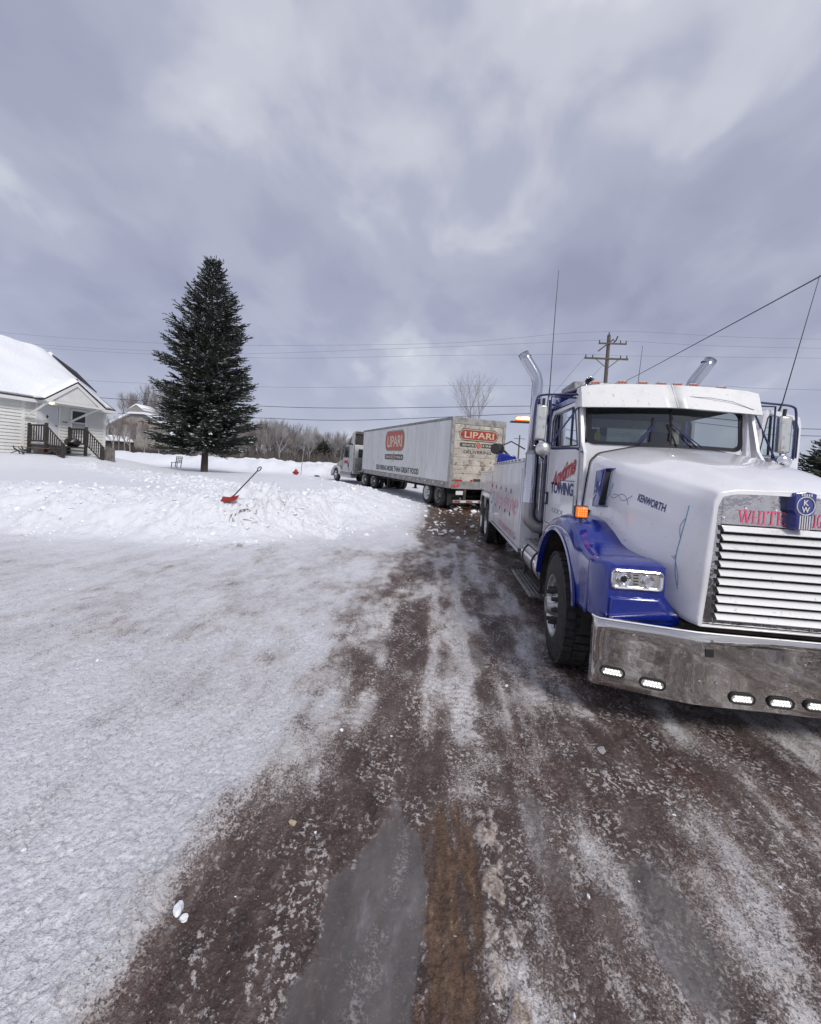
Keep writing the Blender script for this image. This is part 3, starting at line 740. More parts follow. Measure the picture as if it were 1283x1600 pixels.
    GB = MB().prism([(g0 + .18, gz0), (g1 - .18, gz0), (pk, pz - .16)], lambda a, c: P(a, -pr + .06, c), lambda a, c: P(a, -pr + .10, c)).build('porch_gable', m_siding, R, smooth=False)
    for (a0, a1) in ((g0 - .15, pk), (g1 + .15, pk)):
        mb = MB().add([P(a0, -pr, gz0 - .0), P(a1, -pr, pz), P(a1, .9, pz), P(a0, .2, gz0), P(a0, -pr, gz0 + .07), P(a1, -pr, pz + .07), P(a1, .9, pz + .07), P(a0, .2, gz0 + .07)], [(0, 1, 2, 3), (4, 5, 6, 7), (0, 1, 5, 4), (0, 4, 7, 3)]); mb.build('porch_roof', m_shing, GB, smooth=False)
        d = 1 if a1 > a0 else -1
        MB().prism([(a0, gz0 - .05), (a1, pz - .05), (a1, pz - .21), (a0 + d * .3, gz0 - .05)] if True else [], lambda a, c: P(a, -pr - .015, c), lambda a, c: P(a, -pr + .05, c)).build('rake_board', m_trim, GB, smooth=False)
        slab(P(a0, -pr - .05, gz0 + .07), P(a0, .9, gz0 + .07 + .0), P(a1, 1.1, pz + .07), P(a1, -pr - .05, pz + .07), .17, 'porch_snow', nu=14, nv=16)
    bx('porch_beam', m_trim, (g0, -pr - .02, gz0 - .10), (g1, -pr + .08, gz0 + .0), GB); bx('porch_ceiling', m_trim, (g0, -pr, gz0 - .02), (g1, 0, gz0 - .0), GB)
    for a, a2 in ((1.95, 1.05), (3.90, 3.40)):
        MB().tube([P(a, -.03, ez - 1.0), P(a2, -pr + .05, gz0 - .08)], .055, 4).build('brace', m_trim, GB, smooth=False)
    LB = MB().tube([P(2.95, -.45, gz0 - .03), P(2.95, -.45, gz0 - .10)], .10, 14).build('porch_light', m_warm, R)
    MB().tube([P(2.95, -.45, gz0 + .0), P(2.95, -.45, gz0 - .04)], .14, 14).build('light_base', m_iron, LB)
    # ---- timber steps with railings
    S = thing('porch_steps', 'weathered wooden steps with railings leading to the white front door', 'steps', P(2.2, -1.5, gz_))
    def sb(name, m, a, b, par=S, **k): return bx(name, m, a, b, par, **k)
    f0, f1 = 1.9, 3.7
    sb('landing', m_wood, (f0, -1.5, fz - .14), (f1, -.04, fz - .06))
    sb('landing_snow', m_snow, (f0 + .9, -1.4, fz - .058), (f1 - .1, -.1, fz - .02), bevel=.02)
    for k in range(4): sb('tread', m_wood, (f0 + .1, -1.80 - .28 * k, fz - .30 - .17 * k), (f1 - .1, -1.50 - .28 * k, fz - .25 - .17 * k))
    def rail(a, name_='railing'):
        p0 = P(a, -.12, fz); yb_ = [-.12, -1.5, -2.85]; zz = [fz, fz, fz - .82]
        RL = sb(name_, m_wood, (a - .05, yb_[0] - .05, fz - .5), (a + .05, yb_[0] + .05, fz + 1.0), S)
        sb('post', m_wood, (a - .055, yb_[1] - .055, fz - .9), (a + .055, yb_[1] + .055, fz + 1.02), RL)
        sb('post', m_wood, (a - .055, yb_[2] - .055, zz[2] - .5), (a + .055, yb_[2] + .055, zz[2] + .85), RL)
        for z in (.90, .12):
            MB().tube([P(a, yb_[0], fz + z), P(a, yb_[1], fz + z)], .042, 4).build('rail', m_wood, RL, smooth=False)
            MB().tube([P(a, yb_[1], fz + z), P(a, yb_[2], zz[2] + z - .05)], .042, 4).build('rail', m_wood, RL, smooth=False)
        for k in range(6):
            y = lerp(yb_[0], yb_[1], (k + 1) / 7); sb('baluster', m_wood, (a - .02, y - .02, fz + .1), (a + .02, y + .02, fz + .9), RL, smooth=False)
        for k in range(7):
            t = (k + 1) / 8; y = lerp(yb_[1], yb_[2], t); z = lerp(fz, zz[2], t); sb('baluster', m_wood, (a - .02, y - .02, z + .08), (a + .02, y + .02, z + .86), RL, smooth=False)
    rail(f1); rail(f0)
    # front railing of the landing, left of the steps
    for z in (.90, .12): MB().tube([P(f1, -1.25, fz + z), P(f1 - .0 + .0, -1.25, fz + z)], .04, 4) if False else None
    b_ = MB(); vs, fs_ = ico(.36, P(2.25, -1.0, fz + .16), (1, .75, .75), .16, 2); b_.add(vs, fs_); o = b_.build('bin_bag', m_bag); tag(o, 'black plastic sack lying on the porch landing by the window', 'sack')
    # grey boards leaning at the foot of the right railing
    bl = P(1.72, -2.95, 0); bl = (bl[0] - .25, bl[1], 0)
    BD = thing('leaning_boards', 'short grey boards leaning together at the foot of the porch railing', 'boards', (bl[0], bl[1], gz(bl[0], bl[1])))
    for k in range(4):
        zg = gz(bl[0], bl[1]); q = MB().add([(bl[0] + .16 * k - .05, bl[1] + .03 * k, zg - .05), (bl[0] + .16 * k + .1, bl[1] + .03 * k, zg - .05), (bl[0] + .16 * k + .1, bl[1] + .03 * k + .04, zg - .05), (bl[0] + .16 * k - .05, bl[1] + .03 * k + .04, zg - .05)] +
                     [(bl[0] + .13 * k + .03, bl[1] + .1, zg + .70 - .04 * k), (bl[0] + .13 * k + .16, bl[1] + .1, zg + .72 - .04 * k), (bl[0] + .13 * k + .16, bl[1] + .14, zg + .72 - .04 * k), (bl[0] + .13 * k + .03, bl[1] + .14, zg + .70 - .04 * k)],
                     [(0, 1, 2, 3), (4, 5, 6, 7), (0, 1, 5, 4), (1, 2, 6, 5), (2, 3, 7, 6), (3, 0, 4, 7)]); q.build('board', m_greywood, BD, smooth=False)
    # wooden sledge frame in front of the porch
    sl = P(3.95, -1.3, 0); zg = gz(sl[0], sl[1]) + .04
    SL = thing('sledge', 'old brown wooden sledge with curved runners half sunk in snow before the porch', 'sledge', (sl[0], sl[1], zg))
    dv = Vector((.93, .1, 0)).normalized(); pv = Vector((-dv.y, dv.x, 0))
    S3 = lambda a, b, z: tuple(Vector((sl[0], sl[1], zg)) + dv * a + pv * b + Vector((0, 0, z)))
    for s in (-.22, .22): MB().tube([S3(-.95, s, .30), S3(-.85, s, .10), S3(-.5, s, 0), (S3(.5, s, 0)), S3(.8, s, .08), S3(.95, s, .25)], .028, 6).build('runner', m_iron, SL)
    for k in range(4): MB().add([S3(a, b, z) for z in (.24, .27) for a, b in ((-.8, -.26 + .14 * k), (.85, -.26 + .14 * k), (.85, -.15 + .14 * k), (-.8, -.15 + .14 * k))], [(0, 1, 2, 3), (4, 5, 6, 7), (0, 1, 5, 4), (1, 2, 6, 5), (2, 3, 7, 6), (3, 0, 4, 7)]).build('slat', m_redwood, SL, smooth=False)
    for a in (-.5, .5):
        for s in (-.22, .22): MB().tube([S3(a, s, 0), S3(a, s, .25)], .02, 5).build('strut', m_iron, SL)
    # dark branches at the very left
    bq = P(4.6, -1.3, 0); zg = gz(bq[0], bq[1]); mb = MB()
    for (a, c, d_, e) in ((-.5, .02, .55, .25), (-.1, .3, .3, .0), (.1, .0, .5, .33), (-.35, .28, .1, .02)): mb.tube([(bq[0] + a, bq[1], zg + c), (bq[0] + (a + d_) / 2, bq[1] - .05, zg + (c + e) / 2 + .06), (bq[0] + d_, bq[1] - .1, zg + e)], .022, 5)
    tag(mb.build('dead_branch', m_iron), 'dark bare branch sticking out of the snow at the left edge', 'branch')


m_glassd2 = mat('house_window_glass', (.07, .075, .085), .1, coat=.6)
m_greywood = mat('grey_board', (.17, .16, .15), .85, var=(5, (.10, .095, .09), .4, .7, 6))
m_redwood = mat('brown_wood', (.15, .07, .05), .7)
house()


# ------------------------------------------------------------------ spruce


def spruce(name, label, x, y, h, rad, mt, group=None, snow=True, seed=1, dens=1.0, base=.10, lean=(0, 0), full=True, tw=.30):
    random.seed(seed); z0 = gz(x, y) - .15
    R = thing(name, label, 'tree', (x, y, z0), 0, group)
    B = Vector((x, y, z0)); lean = Vector((lean[0], lean[1], 0))
    def axis(t): return B + lean * t * h + Vector((0, 0, t * h))
    MB().tube([axis(t) for t in (0, .1, .3, .6, .85, .99)], [.017 * h, .0145 * h, .011 * h, .0065 * h, .003 * h, .0008 * h], 10).build('trunk', m_bark, R)
    V = []; F = []; SV = []; SF = []; BV = MB()

    def spindle(p, d, l, w, store):
        V_, F_ = store; d = d.normalized(); a = d.orthogonal().normalized(); b = d.cross(a); o = len(V_)
        V_.append(p); m_ = p + d * l * .45
        for k in range(3):
            an = 2.094 * k + random.random() * .5; V_.append(m_ + (a * cos(an) + b * sin(an)) * w)
        V_.append(p + d * l); F_.extend([(o, o + 1, o + 2), (o, o + 2, o + 3), (o, o + 3, o + 1), (o + 4, o + 2, o + 1), (o + 4, o + 3, o + 2), (o + 4, o + 1, o + 3)])

    def spray(p, d, l, w):
        # a twig clothed in needles: core plus side tufts
        spindle(p, d, l, w, (V, F))
        for _ in range(3 if full else 2):
            t = random.uniform(.1, .8); dd = (d + Vector((random.uniform(-1, 1), random.uniform(-1, 1), random.uniform(-.5, .6))) * .75).normalized()
            spindle(p + d * l * t, dd, l * random.uniform(.4, .7), w * .8, (V, F))
        if snow and random.random() < .17 and d.z < .5:
            q = p + d * l * random.uniform(.2, .6) + Vector((0, 0, w * .9)); o = len(SV); s = Vector((-d.y, d.x, 0)); s = s.normalized() if s.length > .01 else Vector((1, 0, 0))
            e = random.uniform(.06, .19); wd = random.uniform(.035, .085)
            for aa, bb, cc in ((-1.6, 0, 0), (0, -1, 0), (1.6, 0, -.1), (0, 1, 0), (0, 0, .55)): SV.append(q + d * aa * e + s * bb * wd + Vector((0, 0, cc * wd)))
            SF.extend([(o, o + 1, o + 4), (o + 1, o + 2, o + 4), (o + 2, o + 3, o + 4), (o + 3, o, o + 4)])
    lay = int(46 * dens * (1 if full else .6)); 
    for i in range(lay):
        t = base + (1 - base) * (i + random.uniform(-.3, .3)) / lay; t = min(max(t, base), .985)
        r = rad * float(np.interp(t, [0, .10, .2, .32, .5, .65, .77, .85, .91, 1], [.88, .95, 1.03, 1.03, .90, .68, .51, .31, .175, .02]))
        r *= 1 + .10 * sin(i * 1.7) * random.random()
        nb = int((9 if full else 6) * (1 - .35 * t)) + 1
        a0 = random.random() * 6.28
        for k in range(nb):
            an = a0 + 2 * pi * k / nb + random.uniform(-.28, .28); ln = r * random.choice((.62, .8, .92, 1.0, 1.0, 1.12, 1.22)) * random.uniform(.92, 1.05) + .08
            el = lerp(-.30, .55, t ** 1.6) + random.uniform(-.1, .1)
            st = axis(t); d = Vector((cos(an), sin(an), 0)); pts = []
            ns = 6
            for q in range(ns + 1):
                s = q / ns; pts.append(st + d * ln * s + Vector((0, 0, ln * (el * s + (.30 - .1 * t) * s * s))))
            if ln > .5: BV.tube(pts, [max(.004, .016 * ln * (1 - q / ns) * .5) for q in range(ns + 1)], 3, cap=False)
            step = tw * .42 / dens ** .3; m_ = max(3, int(ln / step)); side = Vector((-d.y, d.x, 0))
            for q in range(m_):
                s = (q + random.random()) / m_; s = .12 + .88 * s; i0 = min(ns - 1, int(s * ns)); p = pts[i0].lerp(pts[i0 + 1], s * ns - i0); bd = (pts[i0 + 1] - pts[i0]).normalized()
                tl = (1 - s * .62) * ln * .42 + tw * .5
                tl = min(tl, tw * 3.0)
                for sg in (-1, 1):
                    dd = (bd * random.uniform(.5, .95) + side * sg * random.uniform(.35, .9) + Vector((0, 0, random.uniform(-.38, .12)))).normalized()
                    c = 0; pp = p.copy()
                    while c < tl:
                        l = tw * random.uniform(.8, 1.25); spray(pp, dd, l, tw * .105); pp = pp + dd * l * .72; c += l * .72
                        dd = (dd + bd * .22 + Vector((0, 0, random.uniform(-.12, .14)))).normalized()
            spray(pts[-1] - d * tw * .3, (pts[-1] - pts[-2]).normalized() + Vector((0, 0, .15)), tw * 1.25, tw * .11)
    for _ in range(8):
        spray(axis(.965), Vector((random.uniform(-.5, .5), random.uniform(-.5, .5), 1)), tw * 1.4, tw * .07)
    spray(axis(.985), Vector((0, 0, 1)), tw * 1.6, tw * .06)
    BV.build('branches', m_bark, R, smooth=False, recalc=False)
    def mk(V_, F_, nm, m_, par=R):
        if not V_: return
        me = bpy.data.meshes.new(nm); me.from_pydata([tuple(v - B) for v in V_], [], F_); me.materials.append(m_); o = bpy.data.objects.new(nm, me); C.objects.link(o); o.parent = par; return o
    mk(V, F, 'crown', mt); mk(SV, SF, 'snow', m_snow)
    return R


spruce('spruce_tree', 'tall dark spruce with snow flecked boughs standing alone in the yard', -14.95, 24.3, 13.15, 2.12, m_needle, seed=4, base=.125, dens=.85, lean=(0, 0), tw=.28)

# dark conifers to the right of the truck
SPECS = [(29.0, 27.0, 4.9, 1.9, 'dark conifer farthest right, beyond the open truck door'), (24.3, 27.6, 4.5, 1.7, 'dark conifer seen through the open door window of the tow truck'), (27.0, 29.5, 4.6, 1.7, 'thin loose conifer between two darker ones right of the truck'), (31.5, 30.5, 5.2, 2.4, 'low broad dark conifer at the right edge of the photo')]
for i, (x, y, h, r, lb) in enumerate(SPECS):
    spruce('conifer', lb, x, y, h, r, m_pine, group='conifers right of the truck', snow=(i != 1), seed=20 + i, dens=.75, full=False, tw=.46, base=.12)


# ------------------------------------------------------------------ bare trees
def bare_mesh(seed, h, twig=1.0, spread=.42, lean=0, forks=4):
    random.seed(seed); V = []; F = []

    def seg(p, q, r0, r1):
        d = (q - p).normalized(); a = d.orthogonal().normalized(); b = d.cross(a); o = len(V)
        for (c, r) in ((p, r0), (q, r1)):
            for k in range(3): an = 2.094 * k; V.append(c + (a * cos(an) + b * sin(an)) * r)
        for k in range(3): F.append((o + k, o + (k + 1) % 3, o + 3 + (k + 1) % 3, o + 3 + k))

    def grow(p, d, l, r, lev):
        n = 3
        for i in range(n):
            q = p + d * l / n; seg(p, q, r, r * .86); p = q; r *= .86
            d = (d + Vector((random.uniform(-1, 1), random.uniform(-1, 1), random.uniform(-.4, .7))) * .13).normalized()
            if lev > 0 and (i > 0 or lev < 4):
                for _ in range(2 if lev < 3 else 1):
                    e = (d + Vector((random.uniform(-1, 1), random.uniform(-1, 1), random.uniform(-.1, .6))) * (.75 + .2 * (4 - lev) * spread)).normalized()
                    grow(p, e, l * random.uniform(.45, .72), r * random.uniform(.42, .62), lev - 1)
        if lev > 0:
            for _ in range(2): grow(p, (d + Vector((random.uniform(-1, 1), random.uniform(-1, 1), .3)) * .4).normalized(), l * .66, r * .8, lev - 1)
    grow(Vector((0, 0, 0)), Vector((lean, 0, 1)).normalized(), h * .42, (h * .012 + .01) * twig, forks)
    me = bpy.data.meshes.new('bare_tree'); me.from_pydata([tuple(v) for v in V], [], F); return me


BARE = [bare_mesh(s, 1 * 9.0, twig=1.9, spread=.42 + .1 * (s % 3)) for s in (3, 8, 12, 19, 27)]
for me in BARE: me.materials.append(m_twigf)
BARE2 = [m.copy() for m in BARE]
for me in BARE2: me.materials.clear(); me.materials.append(m_twig)


def bare(x, y, s, k, label, group=None, mset=BARE, rz=0, sz=1.0, z=None):
    o = bpy.data.objects.new('bare_tree', mset[k % 5]); C.objects.link(o); o.location = (x, y, (gz(x, y) - .2) if z is None else z); o.scale = (s, s, s * sz); o.rotation_euler = (0, 0, rz)
    tag(o, label, 'tree', group); return o


TALL = bare_mesh(46, 9.0, 1.1, .5); TALL.materials.append(m_twigf); bare(1.9, 41, 1.05, 0, 'tall bare tree rising behind the rear of the white trailer', None, [TALL] * 5, .4, 1.12)
random.seed(31)
ORD = 'first second third fourth fifth sixth seventh eighth ninth tenth eleventh twelfth thirteenth fourteenth fifteenth sixteenth'.split()
for i in range(120):
    t = (i + random.random()) / 120; x = lerp(-47, -16, t); y = 82 + random.uniform(-4, 26) + 12 * t; px_ = (x + 47) / 31
    s = random.uniform(.55, .85) * lerp(1.30, .80, px_) * (y / 84) ** .6
    pale = random.random() < .6; zone = ('behind the lower boughs of the spruce', 'just right of the spruce', 'midway between spruce and tractor', 'close to the left of the tractor')[min(3, int(px_ * 4))]
    bare(x * (y / 90) * 1.0, y, s, random.randrange(5), ('pale frosted, haze-tinted' if pale else 'darker brown') + ' bare tree in the far wood, ' + zone, 'bare trees of the wood beyond the field', BARE if pale else BARE2, random.random() * 6.3, random.uniform(.9, 1.15), 1.1)
for i in range(16):
    x = lerp(-66, -45, (i + random.random()) / 16); y = 74 + random.uniform(-3, 12)
    bare(x, y, random.uniform(1.2, 1.65), random.randrange(5), ORD[i] + ' tall bare tree from the left behind the grey shingled building', 'bare trees behind the grey building', BARE if i % 2 else BARE2, random.random() * 6.3, 1, 1.0)
for i in range(11):
    x = lerp(-52, -38, (i + random.random()) / 11); y = 52 + random.uniform(-2, 2.5)
    bare(x, y, random.uniform(.42, .60), random.randrange(5), ORD[i] + ' slender young tree from the left in front of the grey shingled building', 'young trees before the grey building', BARE2, random.random() * 6.3, 1.1, 1.3)
# brushwood: low tangled scrub along the wood's edge
mb = MB(); random.seed(77)
for i in range(9000):
    t = random.random()
    if t < .72: x = lerp(-52, -12, random.random()); y = 86 + random.uniform(-7, 22)
    else: x = lerp(-62, -36, random.random()); y = 56 + random.uniform(-2, 3)
    hh = random.uniform(1.0, 3.8) if t < .72 else random.uniform(.5, 1.9); p = Vector((x, y, 1.2)); q = p + Vector((random.uniform(-.7, .7), random.uniform(-.4, .4), 1)) * hh; r = .07
    mb.add([p + Vector((-r, 0, 0)), p + Vector((r, 0, 0)), p + Vector((0, r, 0)), q], [(0, 1, 3), (1, 2, 3), (2, 0, 3)])
    if i % 2: m_ = p.lerp(q, .5); mb.add([m_, m_ + Vector((random.uniform(-1, 1) * .7, 0, .7)), m_ + Vector((0, .04, .07))], [(0, 1, 2)])
tag(mb.build('brushwood', m_undergrow, smooth=False, recalc=False), 'low tangled brushwood along the edge of the far wood', 'brushwood', kind='stuff')
for i, (x, y, h) in enumerate([(-27.0, 88, 4.6), (-22.5, 92, 4.0), (-33.5, 92, 5.0)]):
    spruce('small_conifer', ['small dark conifer among the grey wood, nearest the tractor', 'small dark conifer in the grey wood just left of the tractor hood', 'small dark conifer in the grey wood midway to the spruce'][i], x, y, h, 1.7, m_pine, group='conifers in the far wood', snow=False, seed=50 + i, dens=.35, full=False, tw=.9)


# ------------------------------------------------------------------ far buildings
def shingled():
    x, y, z = -49.5, 62.0, 1.2
    R = thing('shingled_building', 'grey shingled building with snowy gambrel roof and red lettering, left of the spruce', 'building', (x, y, z))
    hw, ez, pk = 6.0, 5.0, 7.6
    prof = [(-hw, -1), (hw, -1), (hw, ez - 1.2), (hw * .78, ez + .4), (hw * .2, pk - .7), (-hw * .2, pk - .7), (-hw * .78, ez + .2), (-hw, ez - .9)]
    WL = MB().prism(prof, lambda a, c: (x + a, y, z + c), lambda a, c: (x + a, y + 12, z + c)).build('wall', m_shake, R, smooth=False)
    mb = MB(); k = 0
    for i in range(len(prof) - 3):
        pass
    top = [(hw + .5, ez - 1.5), (hw * .78, ez + .55), (hw * .2 + .1, pk - .5), (-hw * .2 - .1, pk - .5), (-hw * .78 - .1, ez + .35), (-hw - .5, ez - 1.2)]
    MB().grid([[(x + a, y - .5, z + c) for a, c in top], [(x + a, y + 12.4, z + c) for a, c in top]]).build('roof', m_snow, R, smooth=False, solid=.3)
    MB().prism([(-1.6, pk - .9), (1.6, pk - .9), (1.2, pk + .1), (0, pk + .75), (-1.2, pk + .1)], lambda a, c: (x - .4 + a, y - .2, z + c), lambda a, c: (x - .4 + a, y + 3, z + c)).build('dormer', m_shake, R, smooth=False)
    MB().grid([[(x - .4 + a, y - .3, z + c + .05) for a, c in ((-1.4, pk - .1), (0, pk + .8), (1.4, pk - .1))], [(x - .4 + a, y + 3.2, z + c + .05) for a, c in ((-1.4, pk - .1), (0, pk + .8), (1.4, pk - .1))]]).build('dormer_roof', m_snow, R, solid=.18)
    for (a, c) in ((-5.1, 2.9), (-1.2, 2.7)):
        Wn = MB().box((x + a, y - .06, z + c), (x + a + .8, y + .02, z + c + 1.5)).build('window', m_glassd2, R, smooth=False)
        MB().box((x + a - .1, y - .08, z + c - .1), (x + a + .9, y - .061, z + c)).build('sill', m_shake, Wn, smooth=False)
    MB().prism([(-5.6, .6), (-.6, .6), (-.7, 2.3), (-1.3, 2.75), (-4.6, 2.6), (-5.5, 2.1)], lambda a, c: (x + a, y - 2.6, z + c), lambda a, c: (x + a, y, z + c)).build('lean_to', m_under, R, smooth=False)
    b = MB(); b.prism([(-5.9, 2.1), (-.5, 2.2), (-.8, 2.6), (-1.5, 3.1), (-4.3, 3.1), (-5.4, 2.6)], lambda a, c: (x + a, y - 2.9, z + c), lambda a, c: (x + a, y - .07, z + c)); b.build('lean_to_snow', m_snow, R, bevel=.15)
    MB().box((x - hw + .05, y - .3, z - .5), (x + hw, y - .01, z + 1.1)).build('plinth', m_under, R, smooth=False)
    # red painted letters across the gable, too far off to read
    random.seed(9); lt = MB(); xx = x - 2.9
    for k in range(9):
        zz = z + 5.2 - .05 * k; w = random.uniform(.28, .42)
        if k == 6: xx += .6
        pts = [(xx + w * random.uniform(0, 1), y - .08, zz + .62 * random.uniform(-.1, 1) * (1.2 if k in (0, 6) else .75)) for _ in range(5)]
        lt = MB().tube(pts, .11, 4); lt.build('lettering', m_redwall, R, smooth=False); xx += w + .12


m_redwall = mat('red_wall_letter', (.20, .045, .04), .6)
shingled()


def far_house(x, y, w, d, h, label, mt, z=1.1):
    R = thing('far_house', label, 'house', (x, y, z))
    MB().box((x - w / 2, y, z - 1), (x + w / 2, y + d, z + h)).build('wall', mt, R, smooth=False)
    MB().prism([(-w / 2 - .3, h), (w / 2 + .3, h), (0, h + w * .3)], lambda a, c: (x + a, y - .3, z + c), lambda a, c: (x + a, y + d + .3, z + c)).build('roof', m_snow, R, smooth=False)
    for a in (-.25, .25): MB().box((x + a * w - .4, y - .04, z + h * .4), (x + a * w + .4, y + .01, z + h * .8)).build('window', m_glassd2, R, smooth=False)


far_house(-58.5, 63, 6, 6, 2.4, 'low dark shed with snow on its roof between house and grey building', m_under)

# ------------------------------------------------------------------ utility poles and wires


def pole(x, y, h, zg, label, name='utility_pole', s=1.0, full=True):
    R = thing(name, label, 'utility pole', (x, y, zg))
    MB().tube([(x - .03, y, zg - .3), (x, y, zg + h)], [.17 * s, .12 * s], 10).build('pole_shaft', m_pole, R)
    def arm(z, a0, a1, dz=0): return MB().box((x + a0, y - .17, z - .06), (x + a1, y - .06, z + .06)).build('crossarm', m_pole, R, smooth=False)
    if full:
        A = arm(zg + h - 1.78, -1.7, 1.45)
        for a in (-1.6, -1.1, .9, 1.35): MB().tube([(x + a, y - .11, zg + h - 1.72), (x + a, y - .11, zg + h - 1.52)], [.05, .035], 8).build('insulator', m_iron, A)
        for a in (-.85, .75): MB().tube([(x, y - .1, zg + h - 2.5), (x + a, y - .12, zg + h - 1.84)], .03, 5).build('brace', m_pole, A)
        MB().tube([(x - .75, y - .15, zg + h - 1.25), (x + .3, y - .15, zg + h - .35)], .055, 6).build('switch_arm', m_pole, R)
        MB().box((x - .75, y - .2, zg + h - .72), (x + 1.25, y - .1, zg + h - .62)).build('crossarm', m_pole, R, smooth=False)
        for a in (-.7, .35, .8, 1.2): MB().tube([(x + a, y - .15, zg + h - .62), (x + a, y - .15, zg + h - .42)], [.05, .03], 8).build('insulator', m_iron, R)
        MB().tube([(x, y, zg + h), (x, y, zg + h + .22)], [.05, .035], 8).build('insulator', m_iron, R); MB().tube([(x + .45, y - .1, zg + h - .5), (x + .6, y - .1, zg + h - .1)], .05, 6).build('fuse', m_iron, R)
    else:
        arm(zg + h - .8, -1.25, 1.25)
    return R


pole(11.45, 32, 11.2, 1.5, 'wooden utility pole with two crossarms rising behind the tow truck cab')
pole(15.6, 92, 9.6, 1.2, 'distant single-arm utility pole between trailer and tow truck', full=False, s=1.2)


m_wirethin = mat('thin_bare_wire', (.20, .20, .22), .6)


def wire(pts, label, r=.009, n=10, m_=None):
    o = MB().tube(catmull(pts, n), r, 4, cap=False).build('power_line', m_ or (m_wire if r > .012 else m_wirethin), smooth=False); tag(o, label, 'power line', 'power lines crossing the sky'); return o


Y = 31.85
wire([(-72, Y, 13.2), (-38.4, Y, 11.27), (-25.1, Y, 10.86), (-16.35, Y, 10.93), (-.47, Y, 11.66), (11.45, Y, 12.92), (26.1, Y, 12.84), (70, Y, 14)], 'topmost thin power line, passing over the pole tip')
wire([(-72, Y, 12.2), (-38.4, Y, 10.5), (-25.1, Y, 10.20), (-16.6, Y, 10.26), (-.46, Y, 11.38), (10.75, Y, 12.26), (12.65, Y, 12.26), (26.1, Y, 12.2), (70, Y, 13.4)], 'second power line from the top, held by the upper crossarm')
wire([(-72, Y, 11.5), (-38.4, Y, 10.2), (-16.6, Y, 9.95), (-.42, Y, 10.72), (9.85, Y - .0, 11.18), (12.8, Y, 11.18), (26.2, Y, 11.5), (70, Y, 12.6)], 'third power line from the top, held by the lower crossarm')
wire([(-72, Y, 9.0), (-38.3, Y, 7.66), (-15.2, Y, 7.68), (-.3, Y, 8.4), (11.5, Y + .15, 8.95), (19.6, Y, 9.24), (26.4, Y, 9.25), (70, Y, 10.2)], 'faint fourth power line below the crossarms', .010)
wire([(-72, Y, 7.6), (-28.9, Y, 6.18), (-15.4, Y, 6.14), (-7.2, Y, 6.36), (5.65, Y, 7.12), (11.48, Y + .15, 7.3), (21.7, Y, 6.74), (26.6, Y, 6.47), (70, Y, 8.2)], 'upper of the two thick low cables, just above the trailer roof', .021)
wire([(-72, Y, 6.4), (-28.8, Y, 5.0), (-15.4, Y, 5.18), (-7.1, Y, 5.42), (5.68, Y, 6.55), (11.48, Y + .15, 6.9), (21.7, Y, 6.25), (25.7, Y, 5.95), (70, Y, 7.4)], 'lower of the two thick low cables, partly behind the trailer', .021)
wire([(11.5, 31.9, 10.6), (12.2, 22, 9.6), (10.9, 15, 9.25), (6.95, 6.4, 9.6) if False else (10.2, 11.0, 9.0), (9.2, 5.0, 9.6)], 'thick service drop slanting up from the pole to the right edge', .017) if False else None
o = MB().tube([(11.42, 31.8, 8.45), (11.09, 31.5, 8.30), (9.35, 21.5, 7.28), (7.9, 13.0, 6.52), (7.231, 9.0, 6.176), (6.1, 2.2, 5.75)], .015, 5, cap=False).build('service_cable', m_wire); tag(o, 'thick service cable slanting up from the pole to the right edge of the photo', 'power line')
for (a, z_, lb) in ((-1.6, 11.1, 'stay wire running down to the left from the crossarm'), (-.2, 10.6, 'thin stay wire dropping left from the middle of the pole')):
    o = MB().tube([(11.45 + a, 31.8, z_), (11.45 + a - 3.1, 29.5, 7.2)], .012, 4).build('stay_wire', m_wire); tag(o, lb, 'stay wire')

# ------------------------------------------------------------------ small things in the yard
def shovel():
    zg = gz(-5.12, 9.45) + .03; b0 = Vector((-5.12, 9.45, zg + .05)); top = Vector((-4.50, 9.5, zg + .78))
    R = thing('snow_shovel', 'red snow shovel with dark shaft standing tilted in the snow heap', 'shovel', (b0.x, b0.y, zg))
    d = (top - b0).normalized(); MB().tube([b0, b0 + (top - b0) * .5, top], [.017, .015, .015], 8).build('shaft', m_iron, R)
    s = Vector((-.5, -.85, .1)).normalized() ; s = Vector((1, 0, .1)).normalized()
    hd = [top + d * (.0 + .06 * (1 - cos(a)) ) + Vector((d.z, 0, -d.x)) * .032 * sin(a) for a in np.linspace(0, 2 * pi, 15)]
    MB().tube(hd, .013, 6, cap=False).build('handle', m_iron, R)
    rows = []
    for i in range(9):
        u = -1 + 2 * i / 8; rows.append([tuple(b0 + Vector((.20 * u, -.11 * v + .02, .06 - .10 * v + .03 * u * u + .03 * u))) for v in (0, .25, .5, .75, 1)])
    MB().grid(rows).build('blade', m_redpl, R, solid=.012)
    MB().tube([b0 - d * .02, b0 + d * .12], [.045, .026], 8).build('socket', m_redpl, R)


shovel()


